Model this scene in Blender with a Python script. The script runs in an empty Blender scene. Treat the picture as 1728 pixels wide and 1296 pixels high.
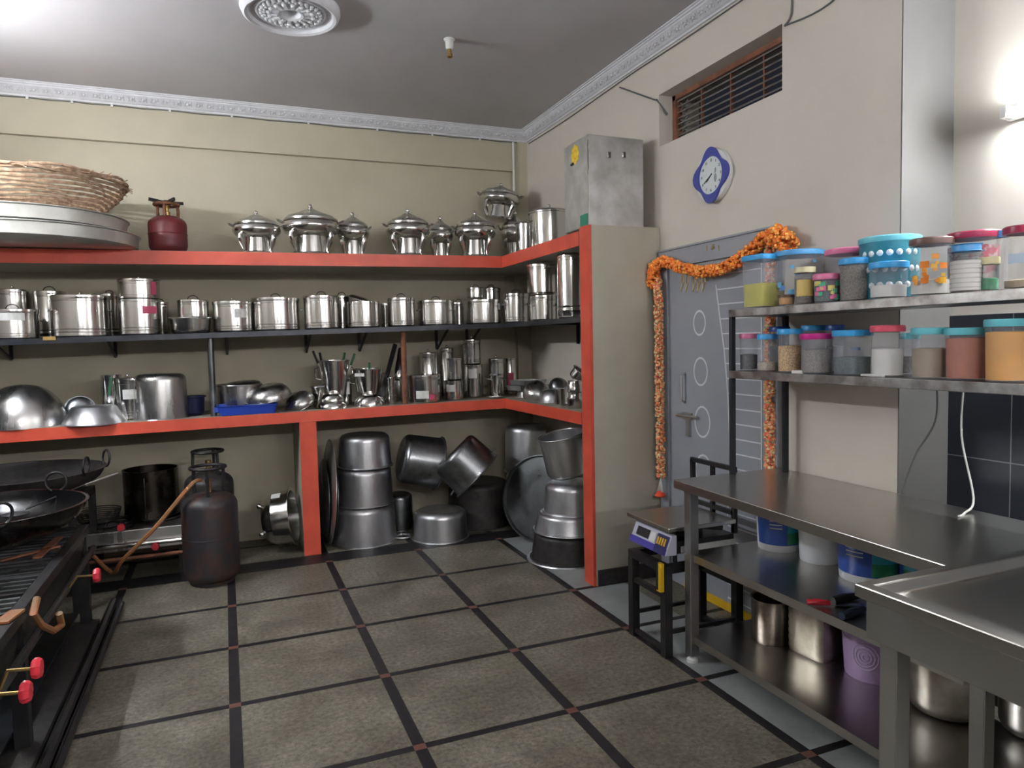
import bpy, math, random
from mathutils import Vector, Matrix, Euler
random.seed(7)
PI = math.pi
S = bpy.context.scene
COL = S.collection
# ------------------------------------------------------------ camera, world, exposure
FPX = 1195.6
YAW, PITCH, ROLL, EYE = 0.38417, -0.059876, -0.0217576, 1.55
def cam_axes():
    f = Vector((math.sin(YAW)*math.cos(PITCH), math.cos(YAW)*math.cos(PITCH), math.sin(PITCH)))
    r = Vector((math.cos(YAW), -math.sin(YAW), 0)); u = r.cross(f)
    return r*math.cos(ROLL)+u*math.sin(ROLL), u*math.cos(ROLL)-r*math.sin(ROLL), f
CR, CU, CF = cam_axes()
CO = Vector((0, 0, EYE))
cd = bpy.data.cameras.new('camera'); cam = bpy.data.objects.new('camera', cd); COL.objects.link(cam)
cd.sensor_width = 36; cd.lens = 36*FPX/1728; cd.clip_start = .02
m = Matrix.Identity(4)
for i in range(3):
    m[i][0], m[i][1], m[i][2], m[i][3] = CR[i], CU[i], -CF[i], CO[i]
cam.matrix_world = m; S.camera = cam
S.view_settings.view_transform = 'Standard'; S.view_settings.look = 'None'
S.view_settings.gamma = 1; S.view_settings.use_curve_mapping = False
S.view_settings.exposure = 2.48
w = bpy.data.worlds.new('night'); S.world = w; w.use_nodes = True
w.node_tree.nodes['Background'].inputs[0].default_value = (.008, .009, .012, 1)
w.node_tree.nodes['Background'].inputs[1].default_value = .3
TUBE_L, TUBE_R, TUBE_B = 88, 52, 66      # strength of the tube lights: left wall, right wall, behind the camera

# ------------------------------------------------------------ measuring helpers (metres)
def at(x, y, ax, v):
    d = CF + CR*((x-864)/FPX) - CU*((y-648)/FPX)
    t = (v-CO[ax])/d[ax]
    return CO + d*t
def depth(p): return (Vector(p)-CO).dot(CF)
def zat(y, X, Y):
    """height of a point above (X,Y) that shows on row y"""
    lo, hi = -1., 4.
    for _ in range(40):
        mz = (lo+hi)/2; q = Vector((X, Y, mz))-CO; py = 648-FPX*q.dot(CU)/q.dot(CF)
        if py > y: lo = mz
        else: hi = mz
    return lo
def spot(xl, xr, yt, z, Y=None, X=None):
    """centre, radius and height of a round thing standing on level z"""
    xm = (xl+xr)/2
    def zz(c): return z(c) if callable(z) else z
    zc = 1.5 if callable(z) else z
    c = None; yb = 500
    for _ in range(6):
        # row of base at this spot
        if c is None: p = at(xm, 600, 1 if Y is not None else 0, Y if Y is not None else X)
        else: p = c
        z0 = zz(p.x); q = Vector((p.x, p.y, z0))-CO; py = 648-FPX*q.dot(CU)/q.dot(CF)
        c = at(xm, py, 1 if Y is not None else 0, Y if Y is not None else X)
    z0 = zz(c.x)
    r = (xr-xl)/2*depth((c.x, c.y, z0))/FPX
    away = (Vector((c.x, c.y, 0))).normalized()
    top = zat(yt, c.x, c.y)
    s = -1 if top > EYE else 1
    top = zat(yt, c.x+s*away.x*r, c.y+s*away.y*r)
    return c.x, c.y, z0, r, max(top-z0, .01)

# ------------------------------------------------------------ mesh helpers
class G:
    def __init__(s): s.v = []; s.f = []; s.mi = []; s.cur = 0
    def add(s, vs, fs):
        o = len(s.v); s.v += [tuple(v) for v in vs]
        for f in fs: s.f.append(tuple(i+o for i in f)); s.mi.append(s.cur)
        return s
    def box(s, x0, x1, y0, y1, z0, z1):
        return s.add([(x0,y0,z0),(x1,y0,z0),(x1,y1,z0),(x0,y1,z0),(x0,y0,z1),(x1,y0,z1),(x1,y1,z1),(x0,y1,z1)],
                     [(3,2,1,0),(4,5,6,7),(0,1,5,4),(1,2,6,5),(2,3,7,6),(3,0,4,7)])
    def prism(s, pts, z0, z1):
        n = len(pts)
        z0f = z0 if callable(z0) else (lambda x: z0); z1f = z1 if callable(z1) else (lambda x: z1)
        return s.add([(x,y,z0f(x)) for x,y in pts]+[(x,y,z1f(x)) for x,y in pts],
            [tuple(range(n-1,-1,-1)), tuple(range(n,2*n))]+[(i,(i+1)%n,n+(i+1)%n,n+i) for i in range(n)])
    def lathe(s, prof, n=32, c=(0,0,0), wob=None):
        vs = []; fs = []; rings = []
        for k, (r, z) in enumerate(prof):
            if r < 1e-6:
                rings.append([len(vs)]); vs.append((c[0], c[1], c[2]+z))
            else:
                b = len(vs); rings.append(list(range(b, b+n)))
                for i in range(n):
                    a = 2*PI*i/n; rr = r*(wob(a, k) if wob else 1)
                    vs.append((c[0]+rr*math.cos(a), c[1]+rr*math.sin(a), c[2]+z))
        for a, b in zip(rings, rings[1:]):
            for i in range(n):
                j = (i+1) % n
                if len(a) == 1 and len(b) == 1: break
                if len(a) == 1: fs.append((a[0], b[j], b[i]))
                elif len(b) == 1: fs.append((a[i], a[j], b[0]))
                else: fs.append((a[i], a[j], b[j], b[i]))
        return s.add(vs, fs)
    def tube(s, pts, r, n=8, closed=False, cap=True):
        pts = [Vector(p) for p in pts]; N = len(pts); vs = []; fs = []
        rr = r if isinstance(r, (list, tuple)) else [r]*N
        prev = None
        for i, p in enumerate(pts):
            a = pts[(i-1) % N] if (closed or i) else p
            b = pts[(i+1) % N] if (closed or i < N-1) else p
            t = (b-a).normalized()
            if prev is None:
                ref = Vector((0,0,1)) if abs(t.z) < .9 else Vector((1,0,0))
                nn = t.cross(ref).normalized()
            else: nn = (prev - t*prev.dot(t)).normalized()
            prev = nn; bb = t.cross(nn)
            for k in range(n):
                an = 2*PI*k/n; vs.append(p+(nn*math.cos(an)+bb*math.sin(an))*rr[i])
        for i in range(N if closed else N-1):
            j = (i+1) % N
            for k in range(n):
                l = (k+1) % n; fs.append((i*n+k, i*n+l, j*n+l, j*n+k))
        if cap and not closed:
            fs.append(tuple(range(n-1,-1,-1))); fs.append(tuple(range((N-1)*n, N*n)))
        return s.add(vs, fs)
    def ring(s, R, r, c=(0,0,0), axis='z', n=28, m=8, a0=0, a1=2*PI):
        full = abs(a1-a0-2*PI) < 1e-6; pts = []
        for i in range(n if full else n+1):
            a = a0+(a1-a0)*i/n; x, y = R*math.cos(a), R*math.sin(a)
            p = {'z':(x,y,0),'y':(x,0,y),'x':(0,x,y)}[axis]
            pts.append((c[0]+p[0], c[1]+p[1], c[2]+p[2]))
        return s.tube(pts, r, m, closed=full)
    def bar(s, a, b, w, t=None, up=(0,0,1)):
        a, b = Vector(a), Vector(b); d = (b-a).normalized(); u = Vector(up)
        if abs(d.dot(u)) > .95: u = Vector((0,1,0))
        x = d.cross(u).normalized()*w/2; y = x.cross(d).normalized()*(t or w)/2
        vs = [a-x-y, a+x-y, a+x+y, a-x+y, b-x-y, b+x-y, b+x+y, b-x+y]
        return s.add(vs, [(3,2,1,0),(4,5,6,7),(0,1,5,4),(1,2,6,5),(2,3,7,6),(3,0,4,7)])
    def ball(s, c, r, n=12, m=8, sq=(1,1,1)):
        vs = []; 
        prof = [(math.sin(PI*k/m)*r, -math.cos(PI*k/m)*r) for k in range(m+1)]
        g = G(); g.lathe(prof, n)
        return s.add([(c[0]+v[0]*sq[0], c[1]+v[1]*sq[1], c[2]+v[2]*sq[2]) for v in g.v], g.f)
    def xf(s, mat):
        s.v = [tuple(mat @ Vector(v)) for v in s.v]; return s
    def obj(s, name, mat, parent=None, loc=(0,0,0), rot=(0,0,0), smooth=True, ang=35, bev=0, label=None):
        me = bpy.data.meshes.new(name); me.from_pydata(s.v, [], s.f); me.update()
        mats = mat if isinstance(mat, (list, tuple)) else [mat]
        for q in mats: me.materials.append(q)
        if len(mats) > 1: me.polygons.foreach_set('material_index', s.mi)
        if smooth:
            me.polygons.foreach_set('use_smooth', [True]*len(me.polygons)); me.set_sharp_from_angle(angle=math.radians(ang))
        o = bpy.data.objects.new(name, me); COL.objects.link(o)
        o.location = loc; o.rotation_euler = rot
        if parent is not None: o.parent = parent
        if bev:
            b = o.modifiers.new('bevel', 'BEVEL'); b.width = bev; b.segments = 2; b.limit_method = 'ANGLE'
        if label: o['label'] = label
        return o
def tag(o, label, cat, group=None, kind=None):
    o['label'] = label; o['category'] = cat
    if group: o['group'] = group
    if kind: o['kind'] = kind
    return o
def thing(name, label, cat, loc=(0,0,0), rot=(0,0,0), group=None):
    o = bpy.data.objects.new(name, None); COL.objects.link(o); o.location = loc; o.rotation_euler = rot
    o.empty_display_size = .05
    return tag(o, label, cat, group)
def struct(o, label=None):
    o['kind'] = 'structure'
    if label: o['label'] = label
    return o
def patch(r, a0, a1, z0, z1, n=8):
    g = G(); vs = []; fs = []
    for rr in (r, r+.0012):
        for i in range(n+1):
            a = a0+(a1-a0)*i/n
            vs += [(rr*math.cos(a), rr*math.sin(a), z0), (rr*math.cos(a), rr*math.sin(a), z1)]
    k = 2*(n+1)
    for i in range(n):
        fs.append((k+2*i, k+2*i+2, k+2*i+3, k+2*i+1)); fs.append((2*i+1, 2*i+3, 2*i+2, 2*i))
        fs.append((2*i, 2*i+2, k+2*i+2, k+2*i)); fs.append((k+2*i+1, k+2*i+3, 2*i+3, 2*i+1))
    return g.add(vs, fs)
def text_geo(txt, size, depth_=.001):
    c = bpy.data.curves.new('t', 'FONT'); c.body = txt; c.size = size; c.align_x = 'CENTER'; c.align_y = 'CENTER'; c.extrude = depth_
    o = bpy.data.objects.new('t', c); COL.objects.link(o)
    dg = bpy.context.evaluated_depsgraph_get(); me = o.evaluated_get(dg).to_mesh()
    g = G(); g.add([tuple(v.co) for v in me.vertices], [tuple(p.vertices) for p in me.polygons])
    o.evaluated_get(dg).to_mesh_clear(); bpy.data.objects.remove(o); bpy.data.curves.remove(c)
    return g

# ------------------------------------------------------------ materials
def nt(name):
    m = bpy.data.materials.new(name); m.use_nodes = True
    return m, m.node_tree, m.node_tree.nodes['Principled BSDF']
def noise_node(t, scale, detail=3, stretch=None, rough=.5):
    tc = t.nodes.new('ShaderNodeTexCoord'); mp = t.nodes.new('ShaderNodeMapping')
    if stretch: mp.inputs['Scale'].default_value = stretch
    n = t.nodes.new('ShaderNodeTexNoise'); n.inputs['Scale'].default_value = scale
    n.inputs['Detail'].default_value = detail; n.inputs['Roughness'].default_value = rough
    t.links.new(tc.outputs['Object'], mp.inputs[0]); t.links.new(mp.outputs[0], n.inputs['Vector'])
    return n
def ramp(t, fac, stops):
    r = t.nodes.new('ShaderNodeValToRGB'); e = r.color_ramp.elements
    while len(e) < len(stops): e.new(.5)
    for k, (p, c) in enumerate(stops): e[k].position = p; e[k].color = (*c, 1)
    t.links.new(fac, r.inputs[0]); return r
def mat(name, col, rough=.5, metal=0, col2=None, scale=8, lo=.35, hi=.65, bump=0, bscale=60, stretch=None, rvar=0, coat=0, spec=None):
    m, t, b = nt(name)
    b.inputs['Roughness'].default_value = rough; b.inputs['Metallic'].default_value = metal
    if spec is not None: b.inputs['Specular IOR Level'].default_value = spec
    if coat: b.inputs['Coat Weight'].default_value = coat; b.inputs['Coat Roughness'].default_value = .1
    if col2:
        n = noise_node(t, scale, 5, stretch, .6)
        r = ramp(t, n.outputs[0], [(lo, col), (hi, col2)]); t.links.new(r.outputs[0], b.inputs['Base Color'])
    else: b.inputs['Base Color'].default_value = (*col, 1)
    if rvar:
        n = noise_node(t, scale*1.5, 4, stretch)
        mr = t.nodes.new('ShaderNodeMapRange'); mr.inputs[3].default_value = max(rough-rvar, .03); mr.inputs[4].default_value = rough+rvar
        mr.inputs[1].default_value = .3; mr.inputs[2].default_value = .7
        t.links.new(n.outputs[0], mr.inputs[0]); t.links.new(mr.outputs[0], b.inputs['Roughness'])
    if bump:
        n = noise_node(t, bscale, 3, stretch)
        bp = t.nodes.new('ShaderNodeBump'); bp.inputs['Strength'].default_value = bump; bp.inputs['Distance'].default_value = .004
        t.links.new(n.outputs[0], bp.inputs['Height']); t.links.new(bp.outputs[0], b.inputs['Normal'])
    return m
def film(name, col, trans=.6, rough=.15):
    """thin plastic or glass wall: partly clear, partly milky, glossy"""
    m, t, b = nt(name); b.inputs['Base Color'].default_value = (*col, 1); b.inputs['Roughness'].default_value = rough
    tr = t.nodes.new('ShaderNodeBsdfTransparent'); mx = t.nodes.new('ShaderNodeMixShader'); mx.inputs[0].default_value = trans
    t.links.new(b.outputs[0], mx.inputs[1]); t.links.new(tr.outputs[0], mx.inputs[2])
    t.links.new(mx.outputs[0], t.nodes['Material Output'].inputs[0]); return m
def emit(name, col, s):
    m, t, b = nt(name); b.inputs['Base Color'].default_value = (*col, 1)
    b.inputs['Emission Color'].default_value = (*col, 1); b.inputs['Emission Strength'].default_value = s; return m

M_wall = mat('cream wall paint', (.46,.42,.32), .75, col2=(.41,.375,.28), scale=1.3, bump=.15, bscale=30)
M_pale = mat('off-white wall paint', (.57,.525,.46), .6, col2=(.53,.49,.425), scale=1.2, bump=.1, bscale=30)
M_panel = mat('greyish cream plaster', (.43,.405,.33), .75, col2=(.38,.36,.29), scale=2.5, bump=.2, bscale=25)
M_return = mat('grey plaster strip with painted shade', (.125,.12,.112), .7, col2=(.11,.105,.10), scale=2)  # grey plaster, darkened further to make up for tube light falling on it
M_ceil = mat('ceiling paint', (.46,.445,.455), .7, col2=(.42,.405,.415), scale=1.0)
M_white = mat('white gypsum', (.62,.62,.65), .55, col2=(.56,.56,.58), scale=20, bump=.35, bscale=55)
M_orange = mat('orange red paint', (.62,.085,.045), .4, col2=(.52,.065,.035), scale=6, bump=.1, bscale=20)
M_conc = mat('bare plaster', (.30,.27,.21), .8, col2=(.20,.18,.14), scale=9, bump=.3)
M_under = mat('stained plaster', (.20,.18,.14), .8, col2=(.12,.10,.075), scale=5, bump=.3)
M_steel = mat('polished steel', (.66,.65,.63), .17, 1, rvar=.06, scale=6, bump=.02, bscale=9)
M_steel2 = mat('brushed steel', (.55,.54,.53), .30, 1, rvar=.08, scale=7, stretch=(1,1,.15), bump=.04, bscale=60)
M_alu = mat('dull aluminium', (.64,.64,.66), .38, 1, col2=(.46,.46,.48), scale=7, rvar=.08, stretch=(1,1,.4))
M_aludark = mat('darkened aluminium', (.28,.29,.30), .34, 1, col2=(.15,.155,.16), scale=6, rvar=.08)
M_soot = mat('soot-blackened metal', (.022,.020,.022), .5, .3, col2=(.045,.040,.036), scale=14, bump=.3, bscale=70)
M_iron = mat('black iron', (.012,.012,.015), .45, .25, col2=(.025,.023,.022), scale=10, bump=.15)
M_table = mat('worn steel sheet', (.54,.52,.49), .28, 1)
M_tleg = mat('steel tube', (.48,.475,.46), .38, 1, rvar=.08)
M_rackedge = mat('stained steel shelf', (.42,.41,.40), .38, 1, col2=(.16,.14,.13), scale=9, rvar=.1)
M_rust = mat('rusty wood frame', (.28,.10,.05), .7, col2=(.12,.05,.03), scale=12)
M_bars = mat('window bars', (.07,.065,.06), .5, .2)
M_grey = mat('grey door paint', (.28,.295,.325), .35, col2=(.26,.275,.305), scale=3)
M_dline = mat('white painted line', (.62,.63,.66), .5)
M_brass = mat('brass', (.55,.38,.15), .35, 1)
M_black = mat('black plastic', (.015,.015,.017), .35)
M_dsteel = mat('blackened bracket', (.03,.03,.035), .45, .5)
M_mid = mat('dark painted steel shelf', (.03,.035,.045), .35, .6, col2=(.05,.05,.055), scale=12)
M_paper = mat('paper label', (.68,.68,.66), .7, col2=(.58,.58,.57), scale=40)
M_pink = mat('pink sticker', (.55,.08,.16), .5)
M_blue = mat('blue plastic', (.02,.06,.42), .35)
M_cblue = mat('clock blue', (.03,.045,.30), .25, coat=.5)
M_red = mat('red knob plastic', (.60,.03,.05), .35)
M_hose = mat('rubber hose', (.34,.11,.04), .55, col2=(.22,.12,.045), scale=15)
M_cyl = mat('rusty dark cylinder paint', (.030,.028,.032), .5, .2, col2=(.065,.028,.02), scale=9, lo=.45, hi=.65, bump=.3, bscale=50)
M_redcyl = mat('dull red cylinder paint', (.17,.018,.022), .45, col2=(.10,.015,.018), scale=8, bump=.1)
M_wicker = mat('cane', (.52,.36,.24), .7, col2=(.28,.17,.11), scale=30, bump=.4, bscale=120)
M_tray = mat('pale aluminium tray', (.62,.62,.58), .42, .7, col2=(.50,.50,.47), scale=5)
M_tubeL = emit('lit tube left', (.90,.95,1), TUBE_L)
M_tubeR = emit('lit tube right', (.90,.95,1), TUBE_R)
M_tubeB = emit('lit tube rear', (.95,.96,1), TUBE_B)
M_wplastic = mat('white plastic', (.62,.62,.60), .4)
M_wire = mat('grey cable', (.10,.10,.10), .6)
M_wwire = mat('white cable', (.6,.6,.55), .6)
M_green = mat('green plastic', (.01,.10,.04), .4)
M_yellow = mat('yellow plastic', (.62,.36,.01), .45)
M_film = film('milky clear plastic', (.62,.64,.72), .895)
M_pfilm = film('clear pet bottle', (.5,.5,.52), .90, .1)
M_granite_strip = mat('black granite', (.018,.017,.02), .3, col2=(.04,.036,.04), scale=30)

def floor_mat():
    m, t, b = nt('stone slab floor'); L = t.links
    tc = t.nodes.new('ShaderNodeTexCoord'); sp = t.nodes.new('ShaderNodeSeparateXYZ'); L.new(tc.outputs['Object'], sp.inputs[0])
    def mth(op, a, b_=None, c=None):
        n = t.nodes.new('ShaderNodeMath'); n.operation = op
        for i, v in enumerate((a, b_, c)):
            if v is None: continue
            if isinstance(v, (int, float)): n.inputs[i].default_value = v
            else: L.new(v, n.inputs[i])
        return n.outputs[0]
    def band(co, off, per, half):          # 1 inside the strip
        q = mth('SUBTRACT', co, off); q = mth('DIVIDE', q, per); q = mth('ADD', q, .5); q = mth('FLOORED_MODULO', q, 1.0)
        q = mth('SUBTRACT', q, .5); q = mth('ABSOLUTE', q); return mth('LESS_THAN', q, half/per)
    gx = band(sp.outputs[0], -.022, .655, .024); gy = band(sp.outputs[1], 4.512, .64, .019)
    inX = mth('LESS_THAN', sp.outputs[0], 2.02); inY = mth('LESS_THAN', sp.outputs[1], 5.0)
    gx = mth('MULTIPLY', gx, inX)
    back = mth('GREATER_THAN', sp.outputs[1], 5.17)
    strip = mth('MULTIPLY', back, mth('LESS_THAN', sp.outputs[1], 5.36))
    grey = mth('MULTIPLY', mth('GREATER_THAN', sp.outputs[0], 1.967), mth('LESS_THAN', sp.outputs[0], 2.30))
    grey = mth('MULTIPLY', grey, mth('SUBTRACT', 1.0, back))
    dark = mth('MAXIMUM', mth('MAXIMUM', gx, gy), strip)
    cross = mth('MULTIPLY', gx, gy)
    n = noise_node(t, 3.0, 6, None, .65); n2 = noise_node(t, 45, 5, None, .8)
    c1 = ramp(t, n.outputs[0], [(.30,(.085,.075,.055)),(.50,(.140,.127,.096)),(.70,(.205,.190,.150))])
    c2 = ramp(t, n2.outputs[0], [(.30,(.35,.35,.35)),(.70,(1.6,1.6,1.6))])
    mx = t.nodes.new('ShaderNodeMix'); mx.data_type = 'RGBA'; mx.blend_type = 'MULTIPLY'; mx.inputs[0].default_value = 1.0
    L.new(c1.outputs[0], mx.inputs[6]); L.new(c2.outputs[0], mx.inputs[7])
    def mixc(fac, a, col):
        q = t.nodes.new('ShaderNodeMix'); q.data_type = 'RGBA'; L.new(fac, q.inputs[0]); L.new(a, q.inputs[6])
        if isinstance(col, tuple): q.inputs[7].default_value = (*col, 1)
        else: L.new(col, q.inputs[7])
        return q.outputs[2]
    c3 = ramp(t, n.outputs[0], [(.35,(.20,.21,.21)),(.65,(.30,.31,.31))])
    c = mixc(grey, mx.outputs[2], c3.outputs[0])
    c = mixc(dark, c, (.012,.011,.013))
    c = mixc(cross, c, (.14,.06,.045))
    L.new(c, b.inputs['Base Color'])
    b.inputs['Specular IOR Level'].default_value = .35
    rr = ramp(t, n.outputs[0], [(.3,(.42,)*3),(.7,(.62,)*3)]); L.new(rr.outputs[0], b.inputs['Roughness'])
    bp = t.nodes.new('ShaderNodeBump'); bp.inputs['Strength'].default_value = .25; bp.inputs['Distance'].default_value = .003
    L.new(n2.outputs[0], bp.inputs['Height']); L.new(bp.outputs[0], b.inputs['Normal'])
    return m
def tile_mat():
    m, t, b = nt('dark wall tiles'); L = t.links
    tc = t.nodes.new('ShaderNodeTexCoord'); mp = t.nodes.new('ShaderNodeMapping'); mp.inputs['Rotation'].default_value = (0, PI/2, 0)
    sp = t.nodes.new('ShaderNodeSeparateXYZ'); L.new(tc.outputs['Object'], sp.inputs[0])
    cb = t.nodes.new('ShaderNodeCombineXYZ'); L.new(sp.outputs[1], cb.inputs[0]); L.new(sp.outputs[2], cb.inputs[1])
    br = t.nodes.new('ShaderNodeTexBrick'); br.offset = 0; br.inputs['Scale'].default_value = 1
    br.inputs['Brick Width'].default_value = .30; br.inputs['Row Height'].default_value = .60; br.inputs['Mortar Size'].default_value = .0025
    br.inputs['Color1'].default_value = (.020,.024,.034,1); br.inputs['Color2'].default_value = (.026,.030,.040,1); br.inputs['Mortar'].default_value = (.20,.21,.21,1)
    mp2 = t.nodes.new('ShaderNodeMapping'); mp2.inputs['Location'].default_value = (.24,.18,0); L.new(cb.outputs[0], mp2.inputs[0]); L.new(mp2.outputs[0], br.inputs['Vector'])
    L.new(br.outputs['Color'], b.inputs['Base Color']); b.inputs['Roughness'].default_value = .28; return m
def island_mat(name, cols, rough=.7):
    m, t, b = nt(name); g = t.nodes.new('ShaderNodeNewGeometry')
    r = ramp(t, g.outputs['Random Per Island'], [(i/len(cols), c) for i, c in enumerate(cols)]); r.color_ramp.interpolation = 'CONSTANT'
    t.links.new(r.outputs[0], b.inputs['Base Color']); b.inputs['Roughness'].default_value = rough; return m
M_floor, M_tile = floor_mat(), tile_mat()
M_marigold = island_mat('marigold petals', [(.88,.20,.03),(.92,.34,.05),(.85,.16,.03),(.90,.50,.12),(.92,.30,.04),(.88,.24,.05)])
M_strand = island_mat('strand petals', [(.85,.20,.08),(.80,.68,.42),(.85,.30,.10),(.50,.45,.18),(.80,.16,.12),(.85,.55,.28)])

# ------------------------------------------------------------ room shell
XW, XR, YB, YF, XL, ZC = 2.602, 2.905, 6.0, -2.0, -1.75, 3.42
YS, XS, YP, YP2 = 5.37, 2.11, 3.87, 4.03     # shelf front (back run), shelf front (right run), end panel faces
YC = 2.133                                    # where the right wall steps back
struct(G().box(XL-.2, XR+.2, YF-.2, YB+.2, -.15, 0).obj('floor', M_floor, smooth=False), 'grey stone slab floor with black strips')
struct(G().box(XL-.2, XR+.2, YF-.2, YB+.2, ZC, ZC+.15).obj('ceiling', M_ceil, smooth=False), 'plain grey painted ceiling')
wb = struct(G().box(XL-.2, XR+.2, YB, YB+.2, 0, ZC).obj('wall_back', M_wall, smooth=False), 'cream back wall behind the shelves')
G().box(XL, XW, YB-.045, YB+.01, 3.07, ZC-.001).obj('beam', M_wall, wb, smooth=False)
G().box(XW-.13, XW+.01, YB-.05, YB+.01, 0, 3.071).obj('corner_pillar', M_wall, wb, smooth=False)
wl = struct(G().box(XL-.2, XL, YF-.2, YB, 0, ZC).obj('wall_left', M_pale, smooth=False), 'off-white left wall')
G().box(XL-.01, XL+.008, YF, YS, 0, 1.62).obj('tile_backsplash', M_tile, wl, smooth=False, label='unseen glossy dark tile backsplash added for reflections')  # unseen tiles on this wall, added to darken what the pots reflect
wf = struct(G().box(XL, XR+.2, YF-.2, YF, 0, ZC).obj('wall_front', M_pale, smooth=False), 'off-white wall behind the camera')
G().box(XL+.01, .15, YF-.01, YF+.006, 0, 2.1).obj('added_tile_panel', M_tile, wf, smooth=False, label='unseen dark tiled panel added for darker reflections')  # unseen tiles, added to give the steel dark reflections
G().box(.45, 1.35, YF-.01, YF+.012, 0, 2.1).obj('added_dark_doorway', M_black, wf, smooth=False)  # unseen black opening, added for dark bands in the steel
G().box(1.7, 2.75, YF-.01, YF+.010, .9, 2.2).obj('added_dark_window', M_black, wf, smooth=False)  # unseen black pane, added for contrast in reflections
VY0, VY1, VZ0, VZ1 = 2.80, 3.864, 2.757, 3.077      # ventilator opening
g = G()
for a in ((YC, YB, 0, VZ0), (YC, YB, VZ1, ZC), (YC, VY0, VZ0, VZ1), (VY1, YB, VZ0, VZ1)): g.box(XW, XR, *a)
struct(g.obj('wall_right', M_pale, smooth=False), 'pale right wall with the door')
struct(G().box(XW, XR, YC-.006, YC-.0002, 0, ZC).obj('wall_right_return', M_return, smooth=False), 'greyer narrow strip, darkened to stand in for shade, where the right wall steps back')
wr = struct(G().box(XR, XR+.2, YF, YC, 0, ZC).obj('wall_right_recess', M_pale, smooth=False), 'set-back right wall above the counter')
G().box(XR-.008, XR+.01, YF, YC-.001, 0, 1.62).obj('tile_backsplash', M_tile, wr, smooth=False, label='unseen glossy dark tile backsplash added for reflections')

def cornice(name, a, b, inward, ends):
    """moulded cornice strip running a->b; inward = unit vector into the room"""
    P, H = .09, .09
    prof = [(0,0),(.012,0),(.014,.012),(.022,.014),(.030,.020),(.060,.058),(.066,.060),(.068,.070),(.078,.072),(.080,.080),(.09,.082),(.09,.0895),(0,.0895)]
    g = G(); vs = []; n = len(prof); a, b, inw = Vector(a), Vector(b), Vector(inward); d = (b-a).normalized()
    for e, p in ((ends[0], a), (ends[1], b)):
        for o, z in prof:
            q = p + inw*o + d*(o*e); vs.append((q.x, q.y, ZC-H+z))
    g.add(vs, [(i, (i+1) % n, n+(i+1) % n, n+i) for i in range(n)]+[tuple(range(n-1,-1,-1)), tuple(range(n, 2*n))])
    # leaf relief on the sloping face
    L = (b-a).length; k = int(L/.075); s = Vector((inw.x*.72, inw.y*.72, -.69))
    for i in range(1, k):
        c = a+d*(i*L/k)+inw*.047; z = ZC-H+.037
        for dx, dz, r in ((0,0,.011),(.018,.008,.008),(-.018,.008,.008),(.022,-.008,.006),(-.022,-.008,.006)):
            q = c+d*dx+inw*(dz*.8); g.ball((q.x, q.y, z+dz), r, 6, 4)
    o = g.obj(name, M_white); struct(o, 'white moulded ceiling cornice'); return o
cornice('trim_1', (XL, YB-.045, 0), (XW, YB-.045, 0), (0,-1,0), (0, -1))
cornice('trim_2', (XW, YC+.02, 0), (XW, YB-.045, 0), (-1,0,0), (0, -1))
struct(G().box(XL, XL+.09, YF, YB-.135, ZC-.09, ZC-.001).obj('trim_3', M_white, smooth=False), 'white cornice on left wall')
struct(G().box(XS+.01, XW, YP-.012, YP-.0005, 0, .10).obj('baseboard_right', M_granite_strip, smooth=False), 'black granite skirting on the end panel')
struct(G().box(XW-.025, XW-.001, 2.95, 3.60, 0, .045).obj('trim_4', M_yellow, smooth=False), 'yellow painted threshold strip by the door')

# cables along the cornice, clipped to the wall
def cable(pts, r, label, m=M_wire, name='cable', sub=6):
    out = []
    P = [Vector(p) for p in pts]
    for i in range(len(P)-1):
        p0 = P[max(i-1,0)]; p1 = P[i]; p2 = P[i+1]; p3 = P[min(i+2, len(P)-1)]
        for k in range(sub):
            t = k/sub; out.append(.5*((2*p1)+(p2-p0)*t+(2*p0-5*p1+4*p2-p3)*t*t+(3*p1-p0-3*p2+p3)*t**3))
    out.append(P[-1])
    return tag(G().tube(out, r, 6).obj(name, m), label, 'cable')
yb = YB-.052
c = thing('cornice_cable', 'thin grey cable clipped along under the cornice of the back wall', 'cable', (0, yb, 3.325))
xs = [-1.5, -1.2, -.93, -.68, -.30, .13, .70, 1.25, 1.72, 2.15, 2.5]
pts = []
for i, x in enumerate(xs):
    pts.append((x, 0, 0));
    if i < len(xs)-1: pts.append(((x+xs[i+1])/2, 0, -.006))
G().tube(pts, .004, 6).obj('cable', M_wire, c)
for x in xs[:-1]: G().box(x-.008, x+.008, -.008, .006, -.012, .012).obj('clip', M_wplastic, c)
cable([(XW-.006, 5.9, 3.31), (XW-.006, 5.2, 3.30), (XW-.006, 4.5, 3.31), (XW-.006, 4.1, 3.315), (XW-.006, 3.5, 3.31), (XW-.006, 2.6, 3.315), (XW-.006, 2.2, 3.3)], .004, 'thin dark cable running under the cornice of the right wall')
a = at(1050,149,0,XW-.008); b = at(1103,168,0,XW-.008)
cable([(XW-.008, a.y+.02, a.z+.01), (a.x,a.y,a.z), (b.x,b.y,b.z), (XW-.008, VY1+.01, VZ1-.03), (XW+.05, VY1-.02, VZ1-.12)], .005, 'short black cable entering the ventilator at its left corner')
a = at(1323,44,0,XW-.008); b = at(1335,20,0,XW-.008); c2 = at(1400,5,0,XW-.008)
cable([(XW-.006, a.y, a.z), (XW-.006, b.y, b.z), (XW-.006, b.y, b.z+.2)], .005, 'grey cable rising from the right top corner of the ventilator', M_wire)
cable([(XW-.006, a.y-.01, a.z), (XW-.006, c2.y, c2.z), (XW-.006, c2.y-.35, c2.z+.12)], .004, 'black cable running diagonally up right from the ventilator corner')
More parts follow.
